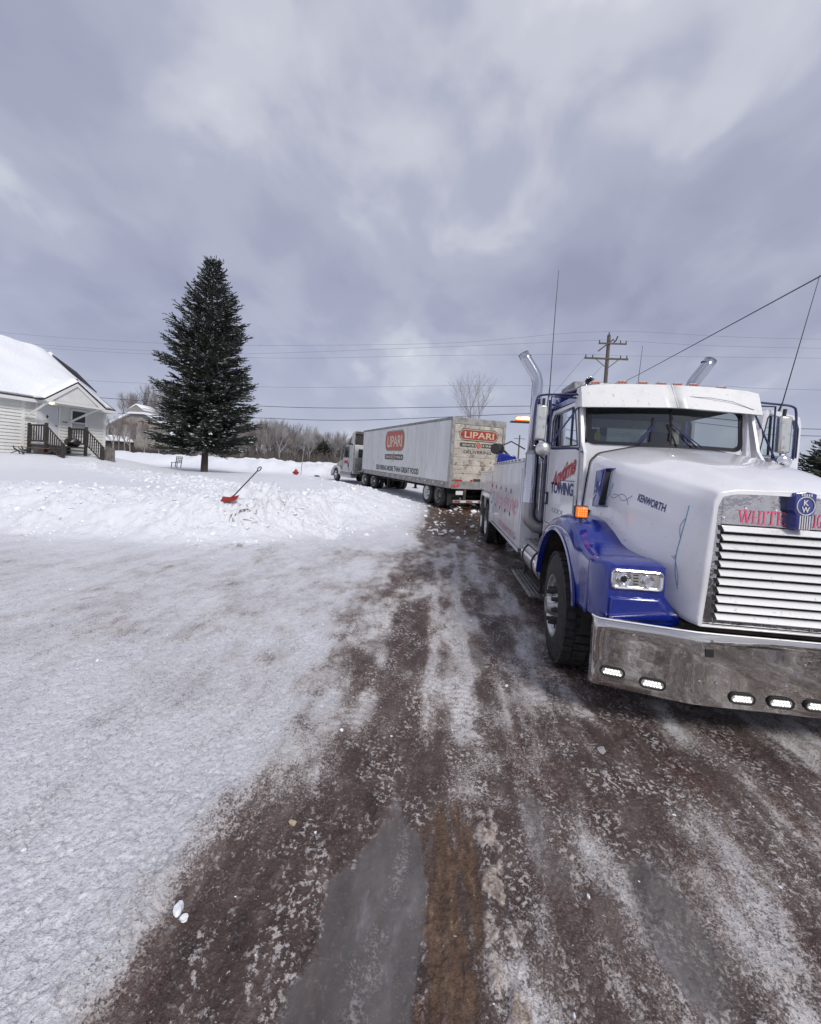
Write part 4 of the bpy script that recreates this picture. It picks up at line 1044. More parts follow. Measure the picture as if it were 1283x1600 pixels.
def chair():
    x, y = -23.6, 34.1
    z = gz(x, y) - .02
    R = thing('garden_chair', 'black metal garden chair standing in the snow left of the spruce trunk', 'chair', (x, y, z))
    T = lambda a, b, c: (x + a, y + b, z + c)
    for a, b, h in ((-.25, -.2, .45), (.25, -.2, .45), (-.25, .25, .98), (.27, .25, 1.0)): MB().tube([T(a - (.03 if b < 0 else 0), b, 0), T(a + (.0 if b < 0 else .06), b + (.1 if h > .5 else 0), h)], .034, 5).build('leg', m_iron, R)
    MB().box(T(-.30, -.25, .43), T(.28, .27, .48)).build('seat', m_iron, R)
    for c in (.55, .68, .82, .97): MB().tube([T(-.22, .32, c), T(.31, .32, c)], .028, 4).build('back_rail', m_iron, R)
    for a in (-.05, .12): MB().tube([T(a, .31, .5), T(a + .03, .33, .97)], .024, 4).build('back_bar', m_iron, R)


chair()


def marker():
    x, y = -13.7, 36.6; z = gz(x, y)
    D = 37.; z = max(z, .8)
    R = thing('fire_hydrant', 'squat red hydrant top poking out of the snow left of the tractor', 'hydrant', (x, y, z))
    MB().lathe([(-.3, .19), (.10, .19), (.13, .24), (.16, .24), (.18, .18), (.28, .15), (.34, .08), (.36, 0)], 16, Matrix.Translation((x, y, z)), 'Z').build('bonnet', m_redpl, R)
    MB().tube([(x - .29, y - .02, z + .08), (x + .29, y - .02, z + .08)], .075, 10).build('nozzle', m_redpl, R); MB().tube([(x, y, z + .34), (x, y, z + .44)], .05, 6).build('nut', m_redpl, R)
    o = MB().tube([(x + .45, y + .1, z - .1), (x + .62, y + .1, z + 2.9)], .028, 6).build('marker_stake', m_trrail); tag(o, 'thin pale marker stake standing upright beside the red hydrant', 'stake')


marker()
for (x, y, s_, lb) in ((-11.7, 36.6, 1.0, 'dark scrap of plastic lying on the snow before the tractor'),):
    b = MB(); vs, fs = ico(.5 * s_, (x, y, gz(x, y) + .05), (1.4, .5, .2), .2, 1); b.add(vs, fs); tag(b.build('plastic_scrap', m_bag), lb, 'plastic scrap')

# ------------------------------------------------------------------ tow truck
TX = 2.41                                   # centre line of the truck




HOOD = [  # y, then (u,z) from the centre line out and down
    (4.58, [(0, 2.20), (.42, 2.19), (.79, 2.10), (.87, 2.01), (.90, 1.70), (.92, 1.45), (.93, 1.12)]),
    (4.2, [(0, 2.14), (.42, 2.13), (.785, 2.03), (.86, 1.93), (.895, 1.65), (.91, 1.42), (.92, 1.05)]),
    (3.78, [(0, 2.055), (.40, 2.045), (.74, 1.94), (.805, 1.85), (.85, 1.6), (.865, 1.36), (.88, .95)]),
    (3.45, [(0, 1.98), (.38, 1.97), (.65, 1.875), (.71, 1.79), (.755, 1.55), (.77, 1.22), (.76, .86)]),
    (3.24, [(0, 1.91), (.35, 1.90), (.56, 1.82), (.61, 1.74), (.65, 1.5), (.665, 1.2), (.64, .835)]),
    (3.10, [(0, 1.845), (.36, 1.835), (.515, 1.79), (.548, 1.71), (.575, 1.45), (.59, 1.1), (.60, .825)]),
    (3.035, [(0, 1.80), (.40, 1.79), (.50, 1.768), (.530, 1.69), (.535, 1.45), (.555, 1.1), (.575, .825)])]
HOOD = HOOD[::-1]
_hy = np.array([h[0] for h in HOOD]); _hp = np.array([h[1] for h in HOOD])


def hood_section(y, n=40):
    i = int(np.clip(np.searchsorted(_hy, y) - 1, 0, len(_hy) - 2)); t = (y - _hy[i]) / (_hy[i + 1] - _hy[i]); t = min(1, max(0, t))
    p0 = _hp[max(i - 1, 0)]; p1 = _hp[i]; p2 = _hp[i + 1]; p3 = _hp[min(i + 2, len(_hy) - 1)]
    m1 = (p2 - p0) * .5 * (_hy[i + 1] - _hy[i]) / max(_hy[i + 1] - _hy[max(i - 1, 0)], 1e-6) * 2
    m2 = (p3 - p1) * .5 * (_hy[i + 1] - _hy[i]) / max(_hy[min(i + 2, len(_hy) - 1)] - _hy[i], 1e-6) * 2
    if i == 0: m1 = p2 - p1
    if i + 2 > len(_hy) - 1: m2 = p2 - p1
    t2 = t * t; t3 = t2 * t
    P = (2 * t3 - 3 * t2 + 1) * p1 + (t3 - 2 * t2 + t) * m1 + (-2 * t3 + 3 * t2) * p2 + (t3 - t2) * m2
    # fixed share of samples for each control segment, then rounding
    cnt = [7, 7, 5, 7, 6, 7]; out = []
    for k, c in enumerate(cnt):
        for q in range(c): out.append(P[k] + (P[k + 1] - P[k]) * q / c)
    out.append(P[-1]); out = np.array(out)
    for _ in range(1):
        o2 = out.copy(); o2[1:-1] = .25 * out[:-2] + .5 * out[1:-1] + .25 * out[2:]
        o2[0, 1] = .5 * out[0, 1] + .5 * out[1, 1]; out = o2
    return out


_hcache = {}


def hood_u(y, z):
    k = round(y, 3)
    if k not in _hcache: _hcache[k] = hood_section(y)
    s = _hcache[k][12:]; return float(np.interp(-z, -s[:, 1], s[:, 0]))


def hood_left(y, z, off=.003): return (TX - hood_u(y, z) - off, y, z)


def fender_in(y):
    t = [(3.17, .725, 1.19), (3.3, .74, 1.195), (3.5, .80, 1.215), (3.62, .815, 1.235), (3.70, .82, 1.268), (3.82, .85, 1.350), (3.99, .88, 1.425), (4.2, .89, 1.455), (4.45, .90, 1.445), (4.7, .91, 1.39), (4.95, .92, 1.27), (5.10, .93, 1.15)]
    a = np.array(t); return float(np.interp(y, a[:, 0], a[:, 1])), float(np.interp(y, a[:, 0], a[:, 2]))


ARC_Y, ARC_Z, ARC_R = 4.34, .56, .74


def arch_z(y):
    q = ARC_R ** 2 - (y - ARC_Y) ** 2
    if q <= 0: return .70 if y > ARC_Y else .735
    z = ARC_Z + sqrt(q); return max(z, .70 if y > ARC_Y else .735)


def wheel(root, x, y, z, r, w, side, steer=0, dual=False, tread=True, face=m_alu, nuts=10, rim_r=.30, deep=.05):
    """side=-1: face towards -X"""
    M = Matrix.Translation((x, y, z)) @ Matrix.Rotation(steer, 4, 'Z') @ Matrix.Scale(side, 4, (1, 0, 0))
    # axial coordinate: 0 = outer face, negative inwards
    b = MB(); sh = .05
    ws = [0] if not dual else [0, -w - .06]
    for o in ws:
        b.lathe([(o - .03, rim_r - .01), (o - .005, rim_r + .015), (o + .0, rim_r + .06), (o - .004, r - .16), (o - .018, r - .07), (o - .035, r - .028), (o - .06, r - .012),
                 (o - w + .06, r - .012), (o - w + .035, r - .028), (o - w, r - .12), (o - w, rim_r + .03), (o - w + .03, rim_r - .01)], 48, M)
    o = b.build('wheel', m_tyre, root, recalc=True)
    if tread:
        tb = MB(); n = 40
        for q in ws:
            for k in range(n):
                for (a0, a1, da) in ((-.028, -w * .30, 0), (-w * .33, -w * .66, .5), (-w * .70, -w + .028, 0)):
                    a = 2 * pi * (k + da) / n; h = 2 * pi / n * .36
                    vs = []
                    for rr_ in (r - .022, r + .004):
                        for ax in (q + a0, q + a1):
                            for aa in (a - h, a + h): vs.append((ax, rr_ * cos(aa), rr_ * sin(aa)))
                    tb.add(vs, [(0, 1, 3, 2), (4, 6, 7, 5), (0, 4, 5, 1), (2, 3, 7, 6), (0, 2, 6, 4), (1, 5, 7, 3)], M)
        tag(tb.build('tread', m_tyre, o, smooth=False), kind='stuff')
    rb = MB()
    rb.lathe([(-.03, rim_r - .012), (-.008, rim_r + .008), (-.012, rim_r - .008), (-.04, rim_r - .02), (-deep - .05, rim_r - .05), (-deep - .06, rim_r - .085),
              (-deep - .045, .15), (-deep - .04, .11), (-deep + .0, .095), (-deep + .05, .08), (-deep + .05, .0)], 40, M)
    rim = rb.build('rim', face, o)
    nb_all = None
    for k in range(nuts):
        a = 2 * pi * k / nuts; c = (0, (rim_r - .135) * cos(a), (rim_r - .135) * sin(a))
        nb = MB(); nb.tube([(-deep - .055, c[1], c[2]), (-deep + .025, c[1], c[2])], [.026, .020], 6, M=M)
        if nb_all is None: nut = nb.build('lug_nut', m_iron, o, smooth=False); nb_all = nut
        else: nb.build('lug_nut', m_iron, o, smooth=False)
    hb = MB()
    for k in range(nuts):
        a = 2 * pi * (k + .5) / nuts; rr_ = rim_r - .085
        hb.tube([(-deep - .051, rr_ * cos(a), rr_ * sin(a)), (-deep - .047, rr_ * cos(a), rr_ * sin(a))], .022, 10, M=M)
    hb.build('hand_hole', m_black, rim, smooth=False)
    return o


def tow_truck():
    R = thing('tow_truck', 'white and blue heavy tow truck with chrome bumper and its driver door open', 'tow truck', (TX, 7.0, 0))
    X = lambda s, u: TX + s * u
    # ---- frame rails, axles
    b = MB()
    for s in (-1, 1): b.box((X(s, .36), 3.15, .62), (X(s, .46), 15.2, .90))
    b.box((X(1, -.95), 4.18, .40), (X(1, .95), 4.32, .54)); b.box((TX - .30, 3.2, .55), (TX + .30, 4.6, 1.3)); b.box((TX - .9, 6.5, .68), (TX + .9, 14.8, .95))
    b.box((TX - .8, 11.05, .4), (TX + .8, 11.25, .62)); b.box((TX - .8, 12.4, .4), (TX + .8, 12.6, .62)); b.box((TX - .62, 3.14, .50), (TX + .62, 3.3, .80))
    b.box((TX - .9, 4.62, .75), (TX + .9, 4.72, 1.6)); b.box((TX - .6, 4.7, .72), (TX + .6, 6.3, 1.0))
    b.build('chassis', m_under, R, bevel=.01)
    # inner wings behind the wheels
    for s in (-1, 1):
        rows = []
        for k in range(17):
            a = radians(-5 + 190 * k / 16); yy = ARC_Y - (ARC_R + .03) * cos(a); zz = ARC_Z + (ARC_R + .03) * sin(a)
            rows.append([(X(s, 1.19), yy, zz), (X(s, .48), yy, zz)])
        MB().grid(rows).build('wheel_well', m_under, R)
    # ---- hood
    ys = np.concatenate([np.linspace(3.035, 3.3, 14), np.linspace(3.35, 4.58, 26)]); rows = []
    for y in ys:
        s = hood_section(float(y)); L_ = [(TX - u, float(y), z) for u, z in s[::-1]]; R_ = [(TX + u, float(y), z) for u, z in s[1:]]
        rows.append(L_ + R_)
    hood = MB().grid(rows).build('hood', m_white, R, solid=.012, angle=60)
    # front frame edge around the grille
    s = hood_section(3.035)[4:]; ip = [(u - .022, z - (.022 if i < 20 else 0)) for i, (u, z) in enumerate(s)]
    # recess between hood lip and grille
    rws = [[(TX - u, 3.035, z) for u, z in s[::-1]] + [(TX + u, 3.035, z) for u, z in s], [(TX - u, 3.03, z) for u, z in ip[::-1]] + [(TX + u, 3.03, z) for u, z in ip],
           [(TX - u, 3.075, z) for u, z in ip[::-1]] + [(TX + u, 3.075, z) for u, z in ip]]
    MB().grid(rws).build('hood_lip', m_white, hood)
    # panel gap at the back of the hood
    s = hood_section(4.58); MB().tube([(TX - u - .002, 4.585, z + .002) for u, z in s[::-1]] + [(TX + u + .002, 4.585, z + .002) for u, z in s[1:]], .008, 6).build('hood_seal', m_black, R)
    # hood centre crease on the right (raised ridge)
    # ---- grille
    gp = []
    g = MB(); yb = 3.072
    outer = [(TX + u, z) for u, z in gp]; ix0, ix1 = TX - .452, TX + .452; iz0, iz1 = .868, 1.548
    # frame as four chrome plates butting end to end
    g.prism([(TX - .553, .832), (ix0, .832), (ix0, 1.752), (TX - .485, 1.735), (TX - .512, 1.66), (TX - .525, 1.4)], lambda a, c: (a, yb, c), lambda a, c: (a, yb + .02, c))
    g.prism([(TX + .553, .832), (TX + .525, 1.4), (TX + .512, 1.66), (TX + .485, 1.735), (ix1, 1.752), (ix1, .832)], lambda a, c: (a, yb, c), lambda a, c: (a, yb + .02, c))
    g.prism([(ix0, .832), (ix1, .832), (ix1, iz0), (ix0, iz0)], lambda a, c: (a, yb, c), lambda a, c: (a, yb + .02, c))
    g.prism([(ix0, iz1), (ix1, iz1), (ix1, 1.752), (TX + .36, 1.778), (TX, 1.786), (TX - .36, 1.778), (ix0, 1.752)], lambda a, c: (a, yb, c), lambda a, c: (a, yb + .02, c))
    G = g.build('grille', m_frame, R, smooth=False, bevel=.004)
    MB().box((TX - .50, 3.13, .80), (TX + .50, 3.15, 1.70)).build('radiator', m_black, G)
    MB().box((TX - .56, 3.035, .818), (TX + .56, 3.07, .830)).build('bottom_trim', m_slat, G, bevel=.003)
    for k in range(11):
        z = .892 + k * .0628
        sb = MB(); x0, x1 = TX - .447, TX + .447
        sb.add([(x0, 3.040, z - .014), (x1, 3.040, z - .014), (x1 + .012, 3.078, z + .022), (x0 - .012, 3.078, z + .022),
                (x0, 3.046, z - .019), (x1, 3.046, z - .019), (x1 + .012, 3.084, z + .017), (x0 - .012, 3.084, z + .017)],
               [(0, 1, 2, 3), (7, 6, 5, 4), (0, 4, 5, 1), (3, 2, 6, 7), (0, 3, 7, 4), (1, 5, 6, 2)])
        sb.build('slat', m_slat, G, smooth=False)
        for s in (-1, 1):
            eb = MB(); e = X(s, .447); e2 = X(s, .475)
            eb.add([(e, 3.040, z - .014), (e, 3.08, z + .026), (e, 3.09, z - .016), (e2, 3.07, z + .020), (e2, 3.08, z - .012)], [(0, 1, 2), (0, 1, 3), (0, 3, 4), (0, 4, 2), (1, 3, 4, 2)])
            eb.build('slat_end', m_blackgl, G, smooth=False)
    for (u, z) in [(-.50, 1.625), (-.505, 1.565), (-.498, 1.34), (-.515, 1.09), (-.52, .855), (-.33, .85), (-.12, .85), (-.02, .85), (.2, .85), (.42, .85), (-.30, 1.672), (-.44, 1.60), (-.10, 1.672), (.1, 1.672), (.3, 1.672), (.505, 1.3), (.5, 1.6)]:
        MB().tube([(TX + u, yb + .002, z), (TX + u, yb - .006, z)], [.011, .007], 10).build('rivet', m_chrome, G)
    # name across the top of the grille, slab serif letters made of thick stems and thin bars
    def serif(word, x0, x1, z0, z1):
        gl = {'W': [((0, 1), (.27, 0), .17), ((.27, 0), (.5, 1), .08), ((.5, 1), (.73, 0), .17), ((.73, 0), (1, 1), .08), ((-.1, 1), (.18, 1), .07), ((.36, 1), (.62, 1), .07), ((.86, 1), (1.12, 1), .07)],
              'H': [((.12, 0), (.12, 1), .2), ((.88, 0), (.88, 1), .2), ((.12, .5), (.88, .5), .09), ((-.06, 0), (.3, 0), .08), ((.7, 0), (1.06, 0), .08), ((-.06, 1), (.3, 1), .08), ((.7, 1), (1.06, 1), .08)],
              'I': [((.5, 0), (.5, 1), .42), ((0, 0), (1, 0), .08), ((0, 1), (1, 1), .08)],
              'T': [((.5, 0), (.5, 1), .2), ((0, 1), (1, 1), .1), ((.25, 0), (.75, 0), .08), ((.03, .8), (.03, 1), .07), ((.97, .8), (.97, 1), .07)],
              'E': [((.15, 0), (.15, 1), .2), ((.0, 0), (.95, 0), .09), ((0, 1), (.92, 1), .09), ((.15, .5), (.65, .5), .08), ((.93, 0), (.93, .22), .08), ((.9, .8), (.9, 1), .08), ((.65, .38), (.65, .62), .07)],
              'L': [((.15, 0), (.15, 1), .2), ((0, 0), (.95, 0), .09), ((0, 1), (.4, 1), .08), ((.93, 0), (.93, .28), .09)],
              'G': [((.12, .2), (.12, .8), .2), ((.12, .8), (.4, 1), .12), ((.4, 1), (.8, .95), .09), ((.85, .72), (.85, 1), .08), ((.12, .2), (.4, 0), .12), ((.4, 0), (.85, .05), .1), ((.82, 0), (.82, .45), .18), ((.6, .45), (1, .45), .08)],
              'N': [((.12, 0), (.12, 1), .08), ((.88, 0), (.88, 1), .08), ((.12, 1), (.88, 0), .2), ((-.05, 0), (.3, 0), .08), ((.7, 1), (1.05, 1), .08)]}
        wd = {'I': .42, 'W': 1.25}; tot = sum(wd.get(c, .85) + .18 for c in word) - .18; k = (x1 - x0) / tot; x = x0; b = MB(); n = 0; hz = z1 - z0
        for c in word:
            w = wd.get(c, .85) * k
            for (p, q, t) in gl[c]:
                ax, az = x + p[0] * w, z0 + p[1] * hz; bx_, bz = x + q[0] * w, z0 + q[1] * hz
                if c == 'I' and t > .3: th = .2 * .85 * k
                else: th = t * w if abs(bz - az) > abs(bx_ - ax) * .4 else t * hz
                if abs(bz - az) > abs(bx_ - ax) * .4: d = (th / 2, 0)
                else: d = (0, th / 2)
                yy = 3.0695 - .00035 * (n % 7); n += 1
                b.add([(ax - d[0], yy, az - d[1]), (bx_ - d[0], yy, bz - d[1]), (bx_ + d[0], yy, bz + d[1]), (ax + d[0], yy, az + d[1])], [(0, 1, 2, 3)])
            x += w + .18 * k
        b.build('lettering', m_pink, G, smooth=False, recalc=False)
    serif('WHITE', TX - .335, TX - .035, 1.568, 1.655); serif('LIGHTNING', TX + .105, TX + .45, 1.568, 1.655)
    # emblem: blue shield block with K over W in a ring and vertical bars
    e = MB(); ec = TX + .035; e.prism([(-.046, 1.55), (.046, 1.55), (.050, 1.655), (.066, 1.68), (.068, 1.80), (.0, 1.812), (-.068, 1.80), (-.066, 1.68), (-.050, 1.655)], lambda a, c: (ec + a, 3.004, c), lambda a, c: (ec + a, 3.075 if c < 1.7 else 3.16, c))
    E_ = e.build('hood_emblem', m_blue, R, smooth=False, bevel=.006)
    rg = MB(); ring = [(ec + .056 * cos(a), 3.001, 1.715 + .062 * sin(a)) for a in np.linspace(0, 2 * pi, 25)]; rg.tube(ring, .0035, 6, cap=False); rg.build('ring', m_trim, E_)
    for k in range(5):
        u = -.030 + .015 * k; MB().box((ec + u - .0035, 2.998, 1.556), (ec + u + .0035, 3.003, 1.648)).build('bar', m_trim, E_, smooth=False)
    for k in range(5):
        u = -.030 + .015 * k; MB().box((ec + u - .004, 2.998, 1.782), (ec + u + .004, 3.003, 1.797)).build('bar', m_trim, E_, smooth=False)
    text('K', lambda s, t: (ec - .016 + .034 * s, 3.0, 1.718 + .038 * t), 'lettering', m_trim, E_, .03); text('W', lambda s, t: (ec - .026 + .052 * s, 3.0, 1.672 + .038 * t), 'lettering', m_trim, E_, .03)
    # ---- fenders
    for s in (-1, 1):
        rows = []
        ysf = np.unique(np.concatenate([np.linspace(3.40, 3.60, 5), np.linspace(3.60, 3.70, 4), np.linspace(3.7, 5.0, 30), np.linspace(5.0, 5.10, 3)]))
        for y in ysf:
            ui, zi = fender_in(y); zb = arch_z(y); k = float(sst(3.62, 3.8, y)); uo = 1.21 + .02 * k
            ctl = [(ui - .12, zi), (ui, zi), (ui + .12, zi + .004), (uo - .10, zi - .012 * k - .002), (uo - .03, zi - .018 - .035 * k), (uo, zi - .05 - .07 * k), (uo + .0, lerp(zi - .1, zb, .3)), (uo + .005, lerp(zi, zb, .7)), (uo + .015, zb)]
            ctl[6] = (uo + .002, min(ctl[6][1], zi - .06 - .08 * k))
            if ctl[6][1] < zb: ctl[6] = (uo, zb + .012); ctl[7] = (uo, zb + .006)
            if ctl[7][1] > ctl[6][1]: ctl[7] = (uo, lerp(ctl[6][1], zb, .5))
            pl = []
            for i in range(len(ctl) - 1):
                for q in range(4): pl.append((lerp(ctl[i][0], ctl[i + 1][0], q / 4), lerp(ctl[i][1], ctl[i + 1][1], q / 4)))
            pl.append(ctl[-1]); pl = np.array(pl)
            for _ in range(4): pl[1:-1] = .25 * pl[:-2] + .5 * pl[1:-1] + .25 * pl[2:]
            rows.append([(X(s, float(u)), float(y), float(z)) for u, z in pl])
        F = MB().grid(rows).build('fender', m_blue, R, solid=.018, angle=50)
        # headlamp pod: chamfered front corner, top, face with flared foot
        P = MB()
        # plan rings: back ring at y 3.40, chamfer ring, face ring
        def ring(y, uo, zt, flare): return [(X(s, uo), y, .745 + .0), (X(s, uo), y, .95), (X(s, uo), y, zt - .03), (X(s, uo - .03), y, zt), (X(s, .95), y, zt + .004), (X(s, .74), y, zt + .008), (X(s, .735), y, .97), (X(s, .735 - flare), y, .82), (X(s, .735 - flare * 1.2), y, .765), (X(s, .95), y, .752)]
        P.grid([ring(3.405, 1.212, 1.205, .10), ring(3.33, 1.208, 1.20, .11), ring(3.215, 1.170, 1.193, .12), ring(3.185, 1.145, 1.180, .12)], closed=True)
        face = ring(3.185, 1.145, 1.180, .12); P.add(face, [tuple(range(10))])
        Pd = P.build('headlight_pod', m_blue, F, bevel=.012, angle=30)
        # sculpted ledge under the lamp and crease on the pod side
        MB().add([(X(s, 1.13), 3.186, .945), (X(s, .76), 3.186, .955), (X(s, .66), 3.180, .80), (X(s, 1.13), 3.158, .775), (X(s, 1.13), 3.19, .76), (X(s, .64), 3.19, .77), (X(s, 1.12), 3.162, .93), (X(s, .78), 3.168, .935)],
                 [(0, 1, 7, 6), (6, 7, 2, 3), (3, 2, 5, 4), (0, 6, 3, 4), (1, 5, 2, 7)]).build('valance', m_blue, F, bevel=.006, angle=20)
        # lip round the arch
        lip = []
        for k in range(29):
            a = radians(12 + 160 * k / 28); y = ARC_Y - ARC_R * cos(a); z = ARC_Z + ARC_R * sin(a); lip.append((y, z))
        lip = [(3.632, .735)] + lip + [(5.06, .70)]
        rows = [[(X(s, 1.232), y, z - .004), (X(s, 1.252), y, z - .006), (X(s, 1.256), y + (y - ARC_Y) * -.045, z - (z - ARC_Z) * .045), (X(s, 1.20), y + (y - ARC_Y) * -.05, z - (z - ARC_Z) * .05)] for y, z in lip]
        MB().grid(rows).build('arch_lip', m_blue, F, angle=60)
        # headlamp
        hx0, hx1, hz0, hz1 = .755, 1.128, 1.005, 1.150
        def rr(u0, u1, z0, z1, r, n=6):
            out = []
            for (cx_, cz_, a0) in ((u1 - r, z1 - r, 0), (u0 + r, z1 - r, 90), (u0 + r, z0 + r, 180), (u1 - r, z0 + r, 270)):
                for k in range(n + 1):
                    a = radians(a0 + 90 * k / n); out.append((cx_ + r * cos(a), cz_ + r * sin(a)))
            return out
        yp = 3.185
        rings = [[(X(s, u), yp + .002, z) for u, z in rr(hx0 - .004, hx1 + .004, hz0 - .004, hz1 + .004, .034)], [(X(s, u), yp - .016, z) for u, z in rr(hx0, hx1, hz0, hz1, .032)],
                 [(X(s, u), yp - .020, z) for u, z in rr(hx0 + .007, hx1 - .007, hz0 + .007, hz1 - .007, .028)], [(X(s, u), yp - .012, z) for u, z in rr(hx0 + .018, hx1 - .018, hz0 + .018, hz1 - .018, .022)],
                 [(X(s, u), yp + .0, z) for u, z in rr(hx0 + .022, hx1 - .022, hz0 + .022, hz1 - .022, .02)]]
        H = MB().grid(rings, closed=True).build('headlight', m_chrome, R)
        MB().add([(X(s, u), yp - .0015, z) for u, z in rr(hx0 + .018, hx1 - .018, hz0 + .018, hz1 - .018, .022)], [tuple(range(28))]).build('reflector', m_lens, H, smooth=False)
        for (uc, rr_, core) in ((1.035, .047, m_blackgl), (.865, .040, m_lens)):
            mb = MB()
            zc_ = 1.078; ringp = []
            for (q, dy) in ((1.25, .0), (1.12, -.006), (1.0, -.002), (.92, -.008), (.8, -.003), (.62, -.010), (.5, -.004)):
                ringp.append([(X(s, uc + rr_ * q * cos(a)), yp - .003 + dy, zc_ + rr_ * q * sin(a)) for a in np.linspace(0, 2 * pi, 25)[:-1]])
            mb.grid(ringp, closed=True).build('bezel', m_chrome, H)
            MB().add([(X(s, uc + rr_ * .52 * cos(a)), yp - .0075, zc_ + rr_ * .52 * sin(a)) for a in np.linspace(0, 2 * pi, 25)[:-1]], [tuple(range(24))]).build('bulb', core, H, smooth=False)
        for k in range(4):
            z = 1.045 + .022 * k; MB().box((min(X(s, .93), X(s, .965)), yp - .010, z), (max(X(s, .93), X(s, .965)), yp - .004, z + .007)).build('fin', m_blackgl, H, smooth=False)
        # square marker lamp on the fender
        mk = MB(); mk.box((min(X(s, 1.10), X(s, 1.205)), 3.85, 1.455), (max(X(s, 1.10), X(s, 1.205)), 3.90, 1.555)); SL = mk.build('marker_light', m_amber, R, bevel=.012)
        MB().box((min(X(s, 1.09), X(s, 1.215)), 3.872, 1.445), (max(X(s, 1.09), X(s, 1.215)), 3.912, 1.565)).build('housing', m_iron, SL, bevel=.012)
        MB().tube([(X(s, 1.15), 3.885, 1.40), (X(s, 1.15), 3.885, 1.455)], .012, 8).build('stalk', m_iron, SL)
        dots = MB()
        for i in range(4):
            for j in range(4):
                dots.tube([(X(s, 1.122 + i * .0205), 3.851, 1.475 + j * .0205), (X(s, 1.122 + i * .0205), 3.846, 1.475 + j * .0205)], [.007, .005], 8)
        dots.build('diode', m_amber_d, SL)
        # air intake on the hood side
        ai = MB(); q0, q1 = 3.97, 4.28
        def hp(y, z, o): return (X(s, hood_u(y, z) + o), y, z)
        prof = [(4.30, 1.905), (4.02, 1.935), (3.98, 1.56), (4.24, 1.53)]
        outer_ = [hp(4.26, 1.90, .045), hp(4.03, 1.925, .085), hp(3.995, 1.57, .085), hp(4.21, 1.545, .045)]
        base_ = [hp(a, c, -.01) for a, c in prof]
        AI = MB().add(base_ + outer_, [(4, 5, 6, 7), (0, 4, 7, 3), (0, 1, 5, 4), (3, 7, 6, 2)]).build('air_intake', m_blue, R, solid=.008, bevel=.006)
        MB().add([hp(4.06, 1.905, .078), hp(4.06, 1.905, -.01), hp(4.03, 1.59, -.01), hp(4.03, 1.59, .078)], [(0, 1, 2, 3)]).build('opening', m_black, AI, smooth=False)
        def ip_(a, c):  # on the outer face, a 0..1 back to front, c 0..1 up
            p = Vector(outer_[3]).lerp(Vector(outer_[2]), a); q = Vector(outer_[0]).lerp(Vector(outer_[1]), a); v = p.lerp(q, c); return (v.x + s * .004, v.y, v.z)
        MB().add([ip_(a, c) for a, c in ((.18, .50), (.80, .66), (.66, .50), (.36, .42))] + [ip_(a, c) for a, c in ((.05, .28), (.62, .50), (.40, .36), (.16, .22))], [(0, 1, 2, 3), (4, 5, 6, 7)]).build('lightning_mark', m_trim, AI, smooth=False)
        # mud guard behind wheel, tank, steps
        tk = MB(); tk.lathe([(5.38, 0), (5.38, .14), (5.40, .185), (5.42, .20), (6.36, .20), (6.38, .185), (6.40, .14), (6.40, 0)], 28, Matrix.Translation((X(s, 1.0), 0, .64)) @ Matrix.Rotation(radians(90), 4, 'Z') @ Matrix.Scale(-1, 4, (0, 1, 0)))
        T = tk.build('fuel_tank', m_tank, R)
        for yy in (5.58, 6.2):
            MB().lathe([(yy - .02, .203), (yy - .02, .21), (yy + .02, .21), (yy + .02, .203)], 28, Matrix.Translation((X(s, 1.0), 0, .64)) @ Matrix.Rotation(radians(90), 4, 'Z')).build('strap', m_iron, T)
        for (u0, u1, z, ya, yb2) in ((1.0, 1.22, .25, 5.45, 6.95), (.86, 1.16, .86, 5.15, 6.42)):
            st = MB().box((min(X(s, u0), X(s, u1)), ya, z - .03), (max(X(s, u0), X(s, u1)), yb2, z)).build('running_board', m_aludull, R, bevel=.004)
            for k in range(4):
                u = u0 + .03 + (u1 - u0 - .06) * k / 3; a, c = sorted((X(s, u - .011), X(s, u + .011)))
                MB().box((a, ya + .01, z + .0005), (c, yb2 - .01, z + .010)).build('rib', m_alu, st, smooth=False)
        for yy in (5.6, 6.7): MB().box((min(X(s, 1.02), X(s, 1.06)), yy, .22), (max(X(s, 1.02), X(s, 1.06)), yy + .05, .8)).build('step_bracket', m_under, R)
        # exhaust stack
        sx, sy = X(s, 1.11), 6.42
        ex = MB(); ex.tube([(sx, sy, 2.15), (sx, sy, 3.16), (sx, sy, 3.24), (X(s, 1.135), sy - .0, 3.33), (X(s, 1.19), sy, 3.42), (X(s, 1.30), sy, 3.58), (X(s, 1.355), sy, 3.675)], .082, 24, cap=False)
        EX = ex.build('exhaust_stack', m_pipe, R, solid=.005, angle=60)
        MB().add([(X(s, 1.30) + .078 * cos(a) * .95, sy + .078 * sin(a), 3.60 + s * -.0 - .05 * cos(a) * s) for a in np.linspace(0, 2 * pi, 20)[:-1]], [tuple(range(19))]).build('bore', m_black, EX)
        MB().tube([(sx, sy, 1.40), (sx, sy, 2.16)], .10, 24).build('heat_shield', m_pipe, EX)
        MB().tube([(sx, sy, 2.14), (sx, sy, 2.20)], [.115, .085], 24).build('clamp', m_shield, EX)
        MB().tube([(sx, sy, 1.33), (sx, sy, 1.41)], .108, 24).build('clamp', m_shield, EX)
        MB().tube([(sx, sy, 1.36), (sx, sy, 1.22), (X(s, 1.08), sy, 1.13), (X(s, 1.0), sy - .02, 1.05), (X(s, .86), sy - .05, 1.03), (X(s, .5), sy - .05, 1.03)], [.10, .10, .105, .105, .10, .10], 24).build('elbow', m_shield, EX)
        # clamp bracket bowl behind the mirror
        MB().tube([(X(s, .99), 6.30, 1.30), (X(s, .99), 6.30, 2.45)], .016, 8).build('grab_pole', m_alu, R)
